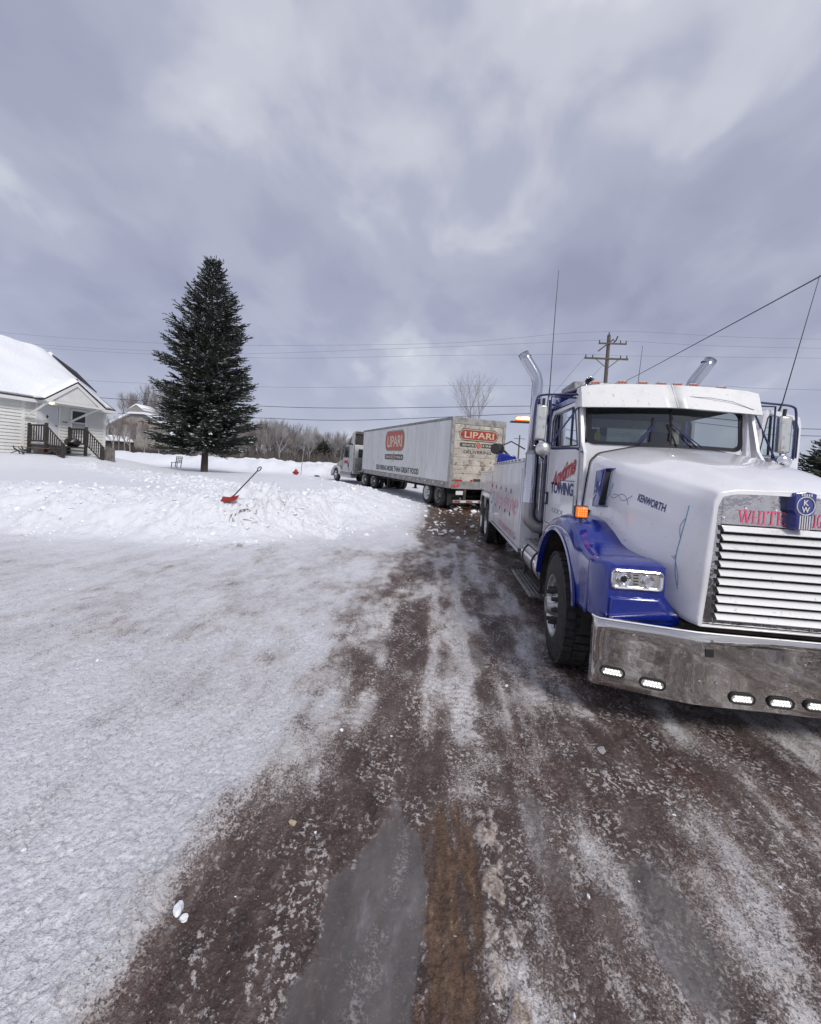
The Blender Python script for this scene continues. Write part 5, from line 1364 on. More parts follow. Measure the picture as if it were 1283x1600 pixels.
        MB().tube([(X(s, .965), 4.64, 1.58), (X(s, .965), 4.64, 2.15)], .010, 8).build('hinge_rod', m_shield, R)
    # ---- bumper
    plan = [(-1.235, 3.20), (-1.225, 3.155), (-1.20, 3.13), (-.72, 3.012), (-.60, 2.99), (-.45, 2.985), (.45, 2.985), (.60, 2.99), (.72, 3.012), (1.20, 3.13), (1.225, 3.155), (1.235, 3.20)]
    def dens(pl):
        out = []
        for a, c in zip(pl[:-1], pl[1:]):
            n = max(1, int(abs(c[0] - a[0]) / .06))
            for q in range(n): out.append((lerp(a[0], c[0], q / n), lerp(a[1], c[1], q / n)))
        return out + [pl[-1]]
    pl = dens(plan)
    def zb(u): return .285 + .03 * float(sst(.62, 1.2, abs(u)) * 0) + .0 - .012 * float(sst(1.2, .5, abs(u)))
    def zt(u): return .790 - .005 * float(sst(.6, 1.2, abs(u)))
    rows = []
    for t in [0, .02, .1, .25, .4, .55, .7, .85, .97, 1.0]:
        rows.append([(TX + u, y + (.012 if t in (0, 1.0) else 0) + .004 * sin(3.1 * u + 9 * t) * (0 < t < 1), lerp(zb(u), zt(u), t)) for u, y in pl])
    rows.append([(TX + u, y + .05, zt(u) + .002) for u, y in pl])
    B = MB().grid(rows).build('bumper', m_bumper, R, solid=.006, angle=50)
    MB().tube([(TX + u, y - .0, zt(u) + .001) for u, y in pl], .0065, 8).build('top_edge', m_slat, B)
    def by(u): return float(np.interp(u, [p[0] for p in pl], [p[1] for p in pl]))
    for u, z, tilt in ((-1.10, .405, 0), (-.845, .375, 0), (-.28, .360, 0), (-.03, .358, 0), (.205, .36, 0), (.45, .362, 0), (.845, .375, 0), (1.10, .405, 0)):
        y = by(u); sl = (by(u + .03) - by(u - .03)) / .06; ca = 1 / sqrt(1 + sl * sl); w, h = .074, .027
        def lp(a, c, o): return (TX + u + a * ca + o * sl * ca, y + a * sl * ca - o * ca, z + c)
        def st_(w_, h_, n=8):
            out = []
            for k in range(n + 1):
                a = radians(-90 + 180 * k / n); out.append((w_ - h_ + h_ * cos(a), h_ * sin(a)))
            for k in range(n + 1):
                a = radians(90 + 180 * k / n); out.append((-w_ + h_ + h_ * cos(a), h_ * sin(a)))
            return out
        gm = MB().grid([[lp(a, c, .0) for a, c in st_(w + .014, h + .014)], [lp(a, c, .014) for a, c in st_(w + .010, h + .010)], [lp(a, c, .012) for a, c in st_(w, h)], [lp(a, c, .006) for a, c in st_(w - .003, h - .003)]], closed=True).build('bumper_light', m_black, R)
        MB().add([lp(a, c, .0075) for a, c in st_(w - .001, h - .001)], [tuple(range(18))]).build('lens', m_lens, gm, smooth=False)
        dd = MB()
        for row, (cnt, off) in enumerate(((5, 0), (6, 0))):
            for k in range(cnt):
                a = (k - (cnt - 1) / 2) * .0205; c = .0105 if row == 0 else -.0105
                dd.add([lp(a + .0085 * cos(t), c + .0085 * sin(t), .0105) for t in np.linspace(0, 2 * pi, 11)[:-1]], [tuple(range(10))])
        dd.build('diode', m_led, gm, smooth=False)
    y = by(-.515) - .006
    MB().box((TX - .542, y - .002, .628), (TX - .488, y + .01, .682)).build('tow_hole', m_black, B, smooth=False)
    bt = MB()
    for u, z in ((-.56, .72), (-.50, .735), (-.56, .45), (-.45, .448), (.0, .475), (.5, .45), (.6, .72), (-.98, .70)): bt.tube([(TX + u, by(u), z), (TX + u, by(u) - .010, z)], [.012, .008], 10)
    bt.build('bolt', m_chrome, B)
    # ---- cab shell
    cu = .93; yh, yr = 4.70, 6.22
    def sidepoly(s, mat_, name, pts, par=R, th=.03, **k):
        b = MB(); b.prism(pts, lambda a, c: (X(s, cu), a, c), lambda a, c: (X(s, cu - th), a, c)); return b.build(name, mat_, par, smooth=False, **k)
    wz0, wz1 = 2.20, 2.70
    cab = MB()
    # rear wall with window opening, butted pieces
    for (a, c) in (((-.93, 1.02), (.93, 2.18)), ((-.93, 2.58), (.93, 2.86)), ((-.93, 2.18), (-.50, 2.58)), ((.50, 2.18), (.93, 2.58))):
        cab.box((TX + a[0], yr - .03, a[1]), (TX + c[0], yr, c[1]))
    cab.box((TX - .90, 4.72, 1.02), (TX + .90, 6.19, 1.08))
    CB = cab.build('cab', m_white, R, smooth=False, bevel=.006)
    # cowl and windscreen surround
    yc, ye = 4.70, 4.88            # front plane at the centre and at the ends, raked V screen
    def fr(u, z):  # front surface
        t = abs(u) / .93; return (TX + u, lerp(yc, ye, t ** 1.5) + (z - 2.23) * -.05 * 0 + max(0, z - 2.2) * .12 - .0, z)
    us = np.linspace(-.93, .93, 25)
    MB().grid([[fr(u, 1.05) for u in us], [fr(u, 1.9) for u in us], [fr(u, 2.12) for u in us], [fr(u, 2.225) for u in us]]).build('cowl', m_white, CB, angle=50)
    for s in (-1, 1):
        MB().grid([[fr(s * .93, z) for z in (1.05, 2.0, 2.225, 2.45, 2.68)], [fr(s * .85, z) for z in (1.05, 2.0, 2.225, 2.45, 2.68)]]).build('pillar', m_white, CB, solid=.02)
        p0 = fr(s * .93, 2.0)[1]
        sidepoly(s, m_white, 'door_jamb', [(4.60, 1.05), (4.74, 1.05), (4.80, 2.16), (4.86, 2.69), (ye + .055, 2.69), (ye, 2.2), (4.62, 2.06), (4.60, 1.9)] if False else [(4.60, 1.05), (4.715, 1.05), (4.715, 2.16), (4.80, 2.16), (4.93, 2.72), (4.88, 2.72), (4.72, 2.22), (4.62, 2.10), (4.60, 1.9)], CB)
        sidepoly(s, m_blue, 'roof_side', [(4.88, 2.72), (6.22, 2.79), (6.22, 2.81), (4.90, 2.805)], CB, .03)
        sidepoly(s, m_white, 'sill', [(4.715, 1.00), (yr, 1.00), (yr, 1.16), (4.715, 1.16)], CB)
        sidepoly(s, m_blue, 'rear_pillar', [(6.10, 2.2), (6.22, 2.2), (6.22, 2.79), (6.10, 2.785)], CB)
    # roof
    rows = []
    for k in range(9):
        u = -.93 + 1.86 * k / 8; zc_ = 2.80 + .055 * (1 - (abs(u) / .93) ** 3.2)
        rows.append([(TX + u, 4.86, zc_ - .0), (TX + u, 5.3, zc_ + .01), (TX + u, 6.0, zc_ + .02), (TX + u, 6.22, zc_ + .0)])
    MB().grid(rows).build('roof', m_blue, CB, solid=.02)
    # windscreen: two panes, black gasket, divider
    def sc_(u, z, o=0): p = fr(u, z); return (p[0], p[1] - o, p[2])
    gz0, gz1 = 2.235, 2.655
    def pane(u0, u1, zo, rO, name, m_, off, inset=0):
        pts = []
        for k in range(13):
            u = lerp(u0, u1, k / 12); pts.append(u)
        def edge(u, top):
            d0 = abs(u - (u0 if abs(u0) > abs(u1) else u1)); r = rO
            dz = r - sqrt(max(0, r * r - max(0, r - d0) ** 2)) if d0 < r else 0
            return (gz1 - zo - dz) if top else (gz0 + zo + dz)
        rows = [[sc_(u, lerp(edge(u, False), edge(u, True), t), off) for t in (0, .25, .5, .75, 1)] for u in pts]
        return MB().grid(rows).build(name, m_, CB)
    for s in (-1, 1):
        pane(s * .815, s * .008, .0, .07, 'windscreen', m_glass, .004)
    def gask(rr_, u0, z0, z1, n=5):
        out = []
        for (cx_, cz_, a0) in ((u0 - rr_, z1 - rr_, 0), (-u0 + rr_, z1 - rr_, 90), (-u0 + rr_, z0 + rr_, 180), (u0 - rr_, z0 + rr_, 270)):
            for k in range(n + 1):
                a = radians(a0 + 90 * k / n); out.append((cx_ + rr_ * cos(a), cz_ + rr_ * sin(a)))
        return out
    def dense_loop(l):
        out = []
        for i in range(len(l)):
            a = l[i]; c = l[(i + 1) % len(l)]; n = max(1, int(abs(c[0] - a[0]) / .1))
            for q in range(n): out.append((lerp(a[0], c[0], q / n), lerp(a[1], c[1], q / n)))
        return out
    lo_ = dense_loop(gask(.09, .842, gz0 - .022, gz1 + .022)); cz_m = (gz0 + gz1) / 2
    li_ = [(u * .938, cz_m + (z - cz_m) * .84) for u, z in lo_]
    MB().grid([[sc_(u, z, .0) for u, z in lo_], [sc_(u, z, .014) for u, z in [(a * .995, cz_m + (c - cz_m) * .985) for a, c in lo_]], [sc_(u, z, .012) for u, z in li_], [sc_(u, z, .0) for u, z in li_]], closed=True).build('gasket', m_blackgl, CB)
    MB().tube([sc_(0, gz0, .006), sc_(0, gz1, .006)], .013, 8).build('divider', m_blackgl, CB)
    # header above screen
    MB().grid([[fr(u, 2.672) for u in us], [fr(u, 2.84) for u in us]]).build('header', m_white, CB, solid=.01)
    # yellow pine-shaped tag
    MB().add([sc_(-.755, 2.265, .0) , sc_(-.695, 2.265, .0), sc_(-.695, 2.335, .0), sc_(-.712, 2.352, 0), sc_(-.725, 2.39, .0), sc_(-.738, 2.352, 0), sc_(-.755, 2.335, .0)], [tuple(range(7))]).build('yellow_tag', m_yellow, CB, smooth=False)
    # visor: two white sheets meeting in a ridge
    for s in (-1, 1):
        rows = []
        for k in range(9):
            u = s * .945 * k / 8; t = k / 8
            yb_ = lerp(4.60, 4.745, t ** 1.25); yt_ = lerp(4.775, 4.83, t); zb_ = 2.628 - .012 * t + .0; zt_ = 2.905 - .035 * t ** 3
            if k == 8: zt_ -= .01
            rows.append([(TX + u, yb_ + .03, zb_ - .004), (TX + u, yb_, zb_), (TX + u, lerp(yb_, yt_, .5) - .004, lerp(zb_, zt_, .5)), (TX + u, yt_, zt_), (TX + u, yt_ + .03, zt_ + .002)])
        rows.append([(TX + s * .965, 4.80, 2.622), (TX + s * .965, 4.77, 2.625), (TX + s * .962, 4.82, 2.74), (TX + s * .955, 4.85, 2.85), (TX + s * .955, 4.87, 2.85)])
        rows.append([(TX + s * .967, 4.93, 2.628), (TX + s * .967, 4.93, 2.63), (TX + s * .964, 4.93, 2.74), (TX + s * .957, 4.93, 2.85), (TX + s * .957, 4.94, 2.85)])
        MB().grid(rows).build('sun_visor', m_visor, R, solid=.006, angle=28)
    MB().tube([(TX, 4.596, 2.63), (TX, 4.771, 2.908)], .004, 6).build('visor_seam', m_slat, R)
    MB().tube([(TX + .16, 4.70, 2.77), (TX + .38, 4.70, 2.765), (TX + .6, 4.715, 2.74), (TX + .85, 4.74, 2.665)], .0035, 5).build('visor_crease', m_liner, R)
    # clearance lights
    for x in (1.618, 1.912, 2.132, 2.33, 2.501, 2.673, 2.964):
        cl = MB(); cl.prism([(-.062, 0), (.062, 0), (.058, .030), (.03, .042), (-.03, .042), (-.058, .030)], lambda a, c: (x + a, 4.83, 2.905 + c - (.018 if x > 2.9 or x < 1.7 else 0)), lambda a, c: (x + a * .7, 4.99, 2.905 + c * .45 - (.018 if x > 2.9 or x < 1.7 else 0)))
        CL = cl.build('clearance_light', m_alu, R, bevel=.003)
        zc_ = 2.905 - (.018 if x > 2.9 or x < 1.7 else 0)
        for k in (-1, 0, 1): MB().box((x + k * .034 - .013, 4.824, zc_ + .009), (x + k * .034 + .013, 4.829, zc_ + .030)).build('lens', m_amberdull, CL, smooth=False)
    # doors
    def door(par, P3, inside=False):
        """P3(a, c, o): a 0..1.38 from hinge back, c height, o outwards"""
        f = MB(); dw = 1.38; out = [(0, 1.17), (dw, 1.17), (dw, 2.66), (dw - .08, 2.755), (.26, 2.72), (.17, 2.66), (.02, 2.12), (0, 2.05)]
        win = [(.10, 2.19), (dw - .10, 2.24), (dw - .10, 2.60), (dw - .19, 2.69), (.34, 2.665), (.27, 2.62)]
        # door skin as a strip between outline and window hole: build with quads through pairing
        lower = [(0, 1.17), (dw, 1.17), (dw, 2.24), (dw - .10, 2.24), (.10, 2.19), (.02, 2.12), (0, 2.05)]
        rearp = [(dw, 2.24), (dw, 2.66), (dw - .08, 2.755), (dw - .19, 2.69), (dw - .10, 2.60), (dw - .10, 2.24)]
        top = [(dw - .08, 2.755), (.26, 2.72), (.34, 2.665), (dw - .19, 2.69)]
        front = [(.26, 2.72), (.17, 2.66), (.02, 2.12), (.10, 2.19), (.27, 2.62), (.34, 2.665)]
        D = MB().prism(lower, lambda a, c: P3(a, c, 0), lambda a, c: P3(a, c, -.045)).build('door', m_white, par, smooth=False)
        for pp in (rearp, top, front): MB().prism(pp, lambda a, c: P3(a, c, .0005), lambda a, c: P3(a, c, -.045)).build('window_frame', m_white, D, smooth=False)
        MB().tube([P3(a, c, -.002) for a, c in win] + [P3(*win[0], -.002)], .012, 6).build('window_seal', m_blackgl, D)
        MB().add([P3(a, c, -.018) for a, c in win], [tuple(range(6))]).build('window', m_glass2 if inside else m_glass, D, smooth=False)
        MB().tube([P3(.42, 2.21, -.015), P3(.42, 2.67, -.015)], .013, 6).build('vent_post', m_blackgl, D)
        return D
    s = -1
    D = door(R, lambda a, c, o: (X(-1, .935 + o), 4.74 + a, c))
    gap = [(0, 1.17), (1.38, 1.17), (1.38, 2.66), (1.30, 2.755), (.26, 2.72), (.17, 2.66), (.02, 2.12), (0, 2.05)]
    MB().tube([(X(-1, .937), 4.738 + a, c) for a, c in gap] + [(X(-1, .937), 4.738, 1.17)], .005, 5).build('door_gap', m_iron, D)
    MB().box((X(-1, .965), 6.00, 1.42), (X(-1, .936), 6.07, 1.60)).build('door_handle', m_iron, D, bevel=.006)
    MB().box((X(-1, .968), 6.018, 1.45), (X(-1, .964), 6.052, 1.57)).build('handle_plate', m_trim, D, smooth=False)
    MB().tube([(X(-1, .955), 4.78, 1.62), (X(-1, .955), 4.78, 1.25)], .008, 6).build('hinge', m_shield, D)
    dx = X(-1, .9385)
    def dt(y0, z0, y1, z1, h0, h1): return lambda s_, t_: (dx, lerp(y0, y1, s_), lerp(z0, z1, s_) + t_ * lerp(h0, h1, s_))
    text('Anytime', dt(5.86, 1.60, 4.83, 1.80, .25, .32), 'lettering', m_red, D, .03, .9, .35)
    MB().box((dx - .0005, 4.86, 1.772), (dx + .0005, 5.45, 1.782)).build('underline', m_navy, D, smooth=False)
    text('TOWING', dt(5.88, 1.595, 4.87, 1.600, .155, .155), 'lettering', m_navy, D, .035, .95)
    text('USDOT 1', lambda a, c: (X(-1, .9325), lerp(6.10, 5.25, a), 1.035 + .09 * c), 'lettering', m_red, R, .03)
    for ph in (0, pi):
        pts = [(dx, 5.75 - .5 * k / 14, 1.37 + .03 * sin(ph + k * .75)) for k in range(15)]; MB().tube(pts, .003, 4).build('pinstripe', m_liner, D)
    # open driver door
    ang = radians(53); hx, hy = TX + .935, 4.80
    D2 = door(R, lambda a, c, o: (hx + a * sin(ang) + o * cos(ang), hy + a * cos(ang) - o * sin(ang), c), True)
    MB().prism([(.04, 1.2), (1.34, 1.2), (1.34, 2.16), (.08, 2.10)], lambda a, c: (hx + a * sin(ang) - .048 * cos(ang), hy + a * cos(ang) + .048 * sin(ang), c), lambda a, c: (hx + a * sin(ang) - .06 * cos(ang), hy + a * cos(ang) + .06 * sin(ang), c)).build('door_card', m_inter, D2)
    MB().box((hx + .62 * .8, hy + .3, 2.23), (hx + .62 * .8 + .05, hy + .33, 2.30)).build('latch', m_black, D2)
    # interior
    it = MB(); it.box((TX - .88, 4.92, 1.9), (TX + .88, 5.14, 2.22)); it.box((TX - .2, 5.1, 1.1), (TX + .2, 5.9, 1.6)); IT = it.build('dashboard', m_inter, CB, bevel=.03)
    MB().box((TX - .90, 4.95, 2.70), (TX + .90, 6.18, 2.74)).build('headliner', m_inter, CB)
    MB().box((TX - .86, 6.16, 1.1), (TX - .52, 6.185, 2.7)).build('rear_trim', m_seat, CB)
    MB().box((TX + .52, 6.16, 1.1), (TX + .86, 6.185, 2.7)).build('rear_trim', m_inlite, CB)
    MB().box((TX - .5, yr - .02, 2.18), (TX + .5, yr - .012, 2.58)).build('rear_window', m_glass, CB)
    for s in (-1, 1):
        se = MB(); se.box((min(X(s, .22), X(s, .72)), 5.45, 1.55), (max(X(s, .22), X(s, .72)), 5.95, 1.72)); se.box((min(X(s, .24), X(s, .70)), 5.88, 1.7), (max(X(s, .24), X(s, .70)), 6.02, 2.32)); se.box((min(X(s, .33), X(s, .61)), 5.90, 2.34), (max(X(s, .33), X(s, .61)), 5.99, 2.52))
        se.build('seat', m_seat, CB, bevel=.03)
    wc = Vector((TX + .45, 5.22, 2.10)); MB().tube([(wc.x + .21 * cos(a), wc.y + .14 * sin(a) * .6, wc.z + .19 * sin(a)) for a in np.linspace(0, 2 * pi, 25)], .014, 6, cap=False).build('steering_wheel', m_black, CB)
    # wipers
    for (x0, z0, x1, z1) in ((2.046, 2.17, 2.221, 2.527), (2.697, 2.165, 2.41, 2.545)):
        def wp(x, z, o): p = sc_(x - TX, z, o); return p
        w_ = MB(); w_.tube([wp(x0 - .03, z0, .04), wp(x0, z0 + .04, .05), wp(x1, z1 - .08, .035)], .009, 6); w_.tube([wp(x0 + .025, z0, .04), wp(x0 + .045, z0 + .06, .045), wp(x1 + .01, z1 - .09, .035)], .006, 6)
        WP = w_.build('wiper', m_bluedk, R)
        xm = x1 - .5 * .0; d = -1 if x0 < x1 else 1
        MB().tube([wp(x1 - .045 * d * -1 * .5, z1 - .22, .018), wp(x1 - .02 * d * -1, z1, .018)] if False else [wp(x1 - .02, z1 - .26, .018), wp(x1 + .008, z1 + .0, .018)], .009, 6).build('blade', m_black, WP)
        if x0 > x1: MB().tube([wp(x1 - .04, z1 - .08, .02), wp(x1 + .07, z1 - .35, .02)], .008, 6).build('blade', m_black, WP)
    # mirrors
    for s, o in ((-1, 0), (1, .03)):
        t_ = [(X(s, .93), 4.86, 2.775), (X(s, 1.20), 4.93, 2.775), (X(s, 1.36 + o), 4.95, 2.77), (X(s, 1.415 + o), 4.95, 2.72), (X(s, 1.42 + o), 4.95, 2.2), (X(s, 1.40 + o), 4.95, 2.155), (X(s, 1.22), 4.93, 2.155), (X(s, .95), 4.72, 2.15)]
        def rnd(pts, it_=2):
            for _ in range(it_):
                out = [pts[0]]
                for a, c in zip(pts[:-1], pts[1:]):
                    a, c = Vector(a), Vector(c); out += [tuple(a.lerp(c, .25)), tuple(a.lerp(c, .75))]
                pts = out + [pts[-1]]
            return pts
        MR = MB().tube(rnd(t_), .0125, 8).build('mirror', m_bluedk, R)
        MB().tube([(X(s, .93), 4.90, 2.74), (X(s, 1.23), 4.97, 2.755), (X(s, 1.225), 4.95, 2.16)], .0105, 8).build('bracket', m_bluedk, MR)
        MB().tube([(X(s, .945), 4.86, 2.64), (X(s, 1.24), 4.93, 2.165)], .010, 8).build('brace', m_bluedk, MR)
        MB().tube([(X(s, .95), 4.60, 2.10), (X(s, .97), 4.78, 2.15), (X(s, 1.2), 4.93, 2.14)], .009, 8).build('brace', m_bluedk, MR)
        hd = MB(); hd.box((min(X(s, 1.27), X(s, 1.402)), 4.93, 2.235), (max(X(s, 1.27), X(s, 1.402)), 5.0, 2.655)); hd.build('mirror_head', m_alul, MR, bevel=.025)
        MB().box((min(X(s, 1.28), X(s, 1.39)), 5.0, 2.25), (max(X(s, 1.28), X(s, 1.39)), 5.003, 2.64)).build('mirror_glass', m_chrome, MR)
        MB().tube([(X(s, 1.32), 4.96, 2.655), (X(s, 1.32), 4.95, 2.73)], .018, 8).build('mount', m_iron, MR)
        rows = []
        for k in range(7):
            a = radians(90 * k / 6); rows.append([(X(s, 1.305) + .085 * sin(a) * cos(q), 4.90 - .05 * cos(a), 2.135 + .085 * sin(a) * sin(q)) for q in np.linspace(0, 2 * pi, 21)[:-1]])
        MB().grid(rows, closed=True).build('convex_mirror', m_alul if s < 0 else m_chrome, MR)
    # antennas
    MB().tube([(1.245, 5.45, 2.72), (1.275, 5.5, 3.0)], .007, 6).build('antenna_mount', m_iron, R)
    MB().tube([(1.275, 5.5, 2.85), (1.275, 5.5, 3.9), (1.282, 5.5, 4.48)], [.0065, .005, .003], 5).build('antenna', m_iron, R)
    MB().tube([(3.65, 4.93, 2.70), (3.66, 4.9, 2.80), (3.925, 4.9, 4.19)], [.013, .006, .003], 5).build('antenna', m_iron, R)
    MB().tube([(2.40, 5.6, 2.8), (2.52, 5.8, 3.65)], [.005, .003], 5).build('antenna', m_iron, R)
    # roof gear: grey lamp box, horn ring, blue rack frame
    rk = MB(); rk.box((TX - .86, 5.45, 2.95), (TX - .25, 6.0, 3.06)); RK = rk.build('roof_box', m_aludull, R, bevel=.02)
    MB().box((TX - .90, 5.9, 2.86), (TX + .90, 6.3, 2.99)).build('light_rack', m_blue, R, bevel=.02)
    MB().tube([(TX - .78, 5.05, 2.965), (TX - .78, 5.35, 2.965)], [.062, .03], 20, cap=False).build('air_horn', m_chrome, R, solid=.004)
    MB().tube([(TX - .78, 5.1, 2.965), (TX - .78, 5.12, 2.965)], .055, 20).build('horn_throat', m_black, R)
    for (a, c) in (((-.93, 4.88, 2.86), (-.90, 6.1, 2.99)), ((-.95, 6.24, 2.95), (-.95, 6.24, 1.9)), ((-.95, 6.1, 2.80), (-1.02, 6.3, 2.5))):
        MB().tube([(TX + a[0], a[1], a[2]), (TX + c[0], c[1], c[2])], .018, 6).build('rack_rail', m_bluedk, R)
    hz = MB(); random.seed(5)
    for k in range(6):
        z0 = 2.85 - .13 * k; hz.tube([(TX - .98, 6.26, z0), (TX - 1.02 + .03 * sin(k * 2.), 6.30, z0 - .06), (TX - .97, 6.28, z0 - .13)], .014, 6)
    hz.build('air_hose', m_black, R)
    # grey-white head board behind the cab
    MB().box((TX - 1.05, 6.46, .95), (TX + 1.05, 6.56, 2.02)).build('headboard', m_whiteflat, R, bevel=.01)
    MB().box((TX - .92, 6.25, 1.1), (TX - .78, 6.46, 2.9)).build('rack_post', m_bluedk, R, bevel=.01)
    MB().box((TX + .78, 6.25, 1.1), (TX + .92, 6.46, 2.9)).build('rack_post', m_bluedk, R, bevel=.01)
    # ---- service body
    bx = 1.205; by0, by1 = 6.56, 10.62
    for s in (-1, 1):
        a_, c_ = sorted((X(s, .70), X(s, bx)))
        bd = MB(); bd.box((a_, by0, .66), (c_, by1, 2.035)); BD = bd.build('service_body', m_whiteflat, R, bevel=.012)
        xs_ = sorted((X(s, bx + .0005), X(s, bx + .014)))
        edges = [6.60, 7.62, 8.24, 8.98, 9.80, 10.58]
        for k in range(5):
            e0, e1 = edges[k] + .02, edges[k + 1] - .02
            dr = MB().box((xs_[0], e0, .86), (xs_[1], e1, 1.93)).build('locker_door', m_whiteflat, BD, bevel=.006)
            hxs = sorted((X(s, bx + .0145), X(s, bx + .024)))
            MB().box((hxs[0], e1 - .10, 1.48), (hxs[1], e1 - .06, 1.56)).build('latch', m_iron, dr)
            MB().box((hxs[0], e1 - .10, 1.08), (hxs[1], e1 - .06, 1.14)).build('latch', m_iron, dr)
        MB().box((xs_[0], by0, .60), (xs_[1] + (.0 if s > 0 else 0), by1, .655)).build('bottom_rail', m_white, BD, bevel=.006)
        tr = sorted((X(s, bx - .02), X(s, bx + .022)))
        MB().box((tr[0], by0, 2.036), (tr[1], by1, 2.09)).build('top_rail', m_white, BD, bevel=.008)
        for k in range(11):
            yy = by0 + .2 + k * .36; q = sorted((X(s, bx + .023), X(s, bx + .027)))
            MB().box((q[0], yy, 2.048), (q[1], yy + .16, 2.074)).build('rail_slot', m_iron, BD, smooth=False)
        # rear quarter over the tandem
        q = MB(); q.box((a_, by1 + .005, 1.30), (c_, 14.4, 1.86)); Q = q.build('rear_locker', m_whiteflat, R, bevel=.012)
        for k, (e0, e1) in enumerate(((10.75, 12.2), (12.3, 14.2))):
            MB().box((xs_[0], e0, 1.40), (xs_[1], e1, 1.78)).build('locker_door', m_whiteflat, Q, bevel=.006)
        MB().box((tr[0], by1 + .01, 1.861), (tr[1], 14.4, 1.90)).build('top_rail', m_white, Q, bevel=.006)
        # tandem fender
        rows = []; pf = [(10.48, .62), (10.48, 1.0), (10.56, 1.15), (10.70, 1.24), (10.95, 1.285), (13.0, 1.285), (13.2, 1.22), (13.32, 1.08), (13.36, .75)]
        rows = [[(X(s, bx - .30), y, z) for y, z in pf], [(X(s, bx + .03), y, z) for y, z in pf], [(X(s, bx + .04), y * 1 - (y - 11.9) * .02, z - .05) for y, z in pf]]
        MB().grid(rows).build('tandem_fender', m_white, R, solid=.02, angle=50)
        MB().prism([(10.49, .62), (10.62, .62), (10.66, 1.02), (10.82, 1.16), (11.5, 1.16), (11.74, 1.02), (11.80, .84), (11.88, .84), (11.94, 1.02), (12.15, 1.16), (12.9, 1.16), (13.14, 1.02), (13.2, .75), (13.34, .75), (13.3, 1.08), (13.18, 1.22), (12.98, 1.28), (10.95, 1.28), (10.7, 1.235), (10.56, 1.14), (10.49, 1.0)], lambda a, c: (X(s, bx + .045), a, c), lambda a, c: (X(s, bx + .02), a, c)).build('fender_skirt', m_white, R, smooth=False)
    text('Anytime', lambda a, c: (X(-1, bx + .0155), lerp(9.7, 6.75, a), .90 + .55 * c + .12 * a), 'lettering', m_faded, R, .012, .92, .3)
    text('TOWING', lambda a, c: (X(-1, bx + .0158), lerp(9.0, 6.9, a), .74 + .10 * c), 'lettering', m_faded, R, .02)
    text('HEAVY RECOVERY', lambda a, c: (X(-1, bx + .0158), lerp(7.55, 6.72, a), .70 + .06 * c), 'lettering', m_print, R, .01) if False else None
    # deck and boom
    MB().box((TX - 1.0, 6.6, 1.2), (TX + 1.0, 14.4, 1.28)).build('deck', m_aludull, R)
    BM = MB().box((TX - .26, 8.4, 1.9), (TX + .26, 12.6, 2.22)).build('boom', m_blue, R, bevel=.03)
    MB().prism([(8.3, 1.3), (9.3, 1.3), (9.1, 2.3), (8.5, 2.4)], lambda a, c: (TX - .42, a, c), lambda a, c: (TX + .42, a, c)).build('boom_turret', m_blue, BM, bevel=.02)
    MB().prism([(-1.02, 2.05), (-.35, 2.05), (-.50, 2.36), (-.98, 2.42)], lambda a, c: (TX + a, 11.7, c + .0), lambda a, c: (TX + a, 12.3, c + .0)).build('side_winch', m_blue, BM, bevel=.02)
    MB().lathe([(0, .0), (0, .15), (.05, .16), (.07, .10), (.22, .10), (.24, .16), (.29, .15), (.29, 0)], 24, Matrix.Translation((TX - 1.05, 12.0, 2.55)) @ Matrix.Rotation(radians(55), 4, 'Z')).build('cable_drum', m_iron, BM)
    MB().tube([(TX - .9, 12.0, 2.62), (TX - .6, 12.0, 2.78), (TX - .3, 11.5, 2.55)], .02, 6).build('drum_arm', m_iron, BM)
    MB().tube([(TX - .8, 11.9, 2.5), (TX - .45, 11.9, 2.16)], .035, 6).build('drum_arm', m_iron, BM)
    for k in range(3): MB().box((TX - .5 + k * .3, 13.9, 1.3), (TX - .45 + k * .3, 14.3, 2.0)).build('rear_post', m_bluedk, R)
    # amber beacon on a pylon bar behind the stack
    MB().box((TX - 1.16, 8.48, 2.895), (TX - .72, 8.68, 2.915)).build('beacon_base', m_iron, R)
    BC = MB().box((TX - 1.08, 8.5, 2.915), (TX - .74, 8.66, 2.955)).build('beacon', m_redamb, R, bevel=.015)
    MB().box((TX - .96, 8.49, 2.957), (TX - .76, 8.65, 3.0)).build('beacon_lamp', m_ambercore, BC, bevel=.02)
    MB().box((TX - 1.04, 8.495, 2.957), (TX - .965, 8.65, 2.995)).build('beacon_lamp', m_amberlit, BC, bevel=.015)
    MB().box((TX - .73, 8.5, 2.0), (TX - .64, 8.6, 2.92)).build('pylon', m_bluedk, R)
    MB().box((TX - .74, 8.5, 2.88), (TX + .74, 8.6, 2.915)).build('pylon', m_bluedk, R)
    MB().box((TX + .64, 8.5, 2.0), (TX + .73, 8.6, 2.92)).build('pylon', m_bluedk, R)
    # hood lettering and pinstripes
    text('KENWORTH', lambda a, c: hood_left(lerp(3.60, 3.345, a), lerp(1.655, 1.588, a) + .062 * c, .004), 'lettering', m_navy, R, .02, 1.0)
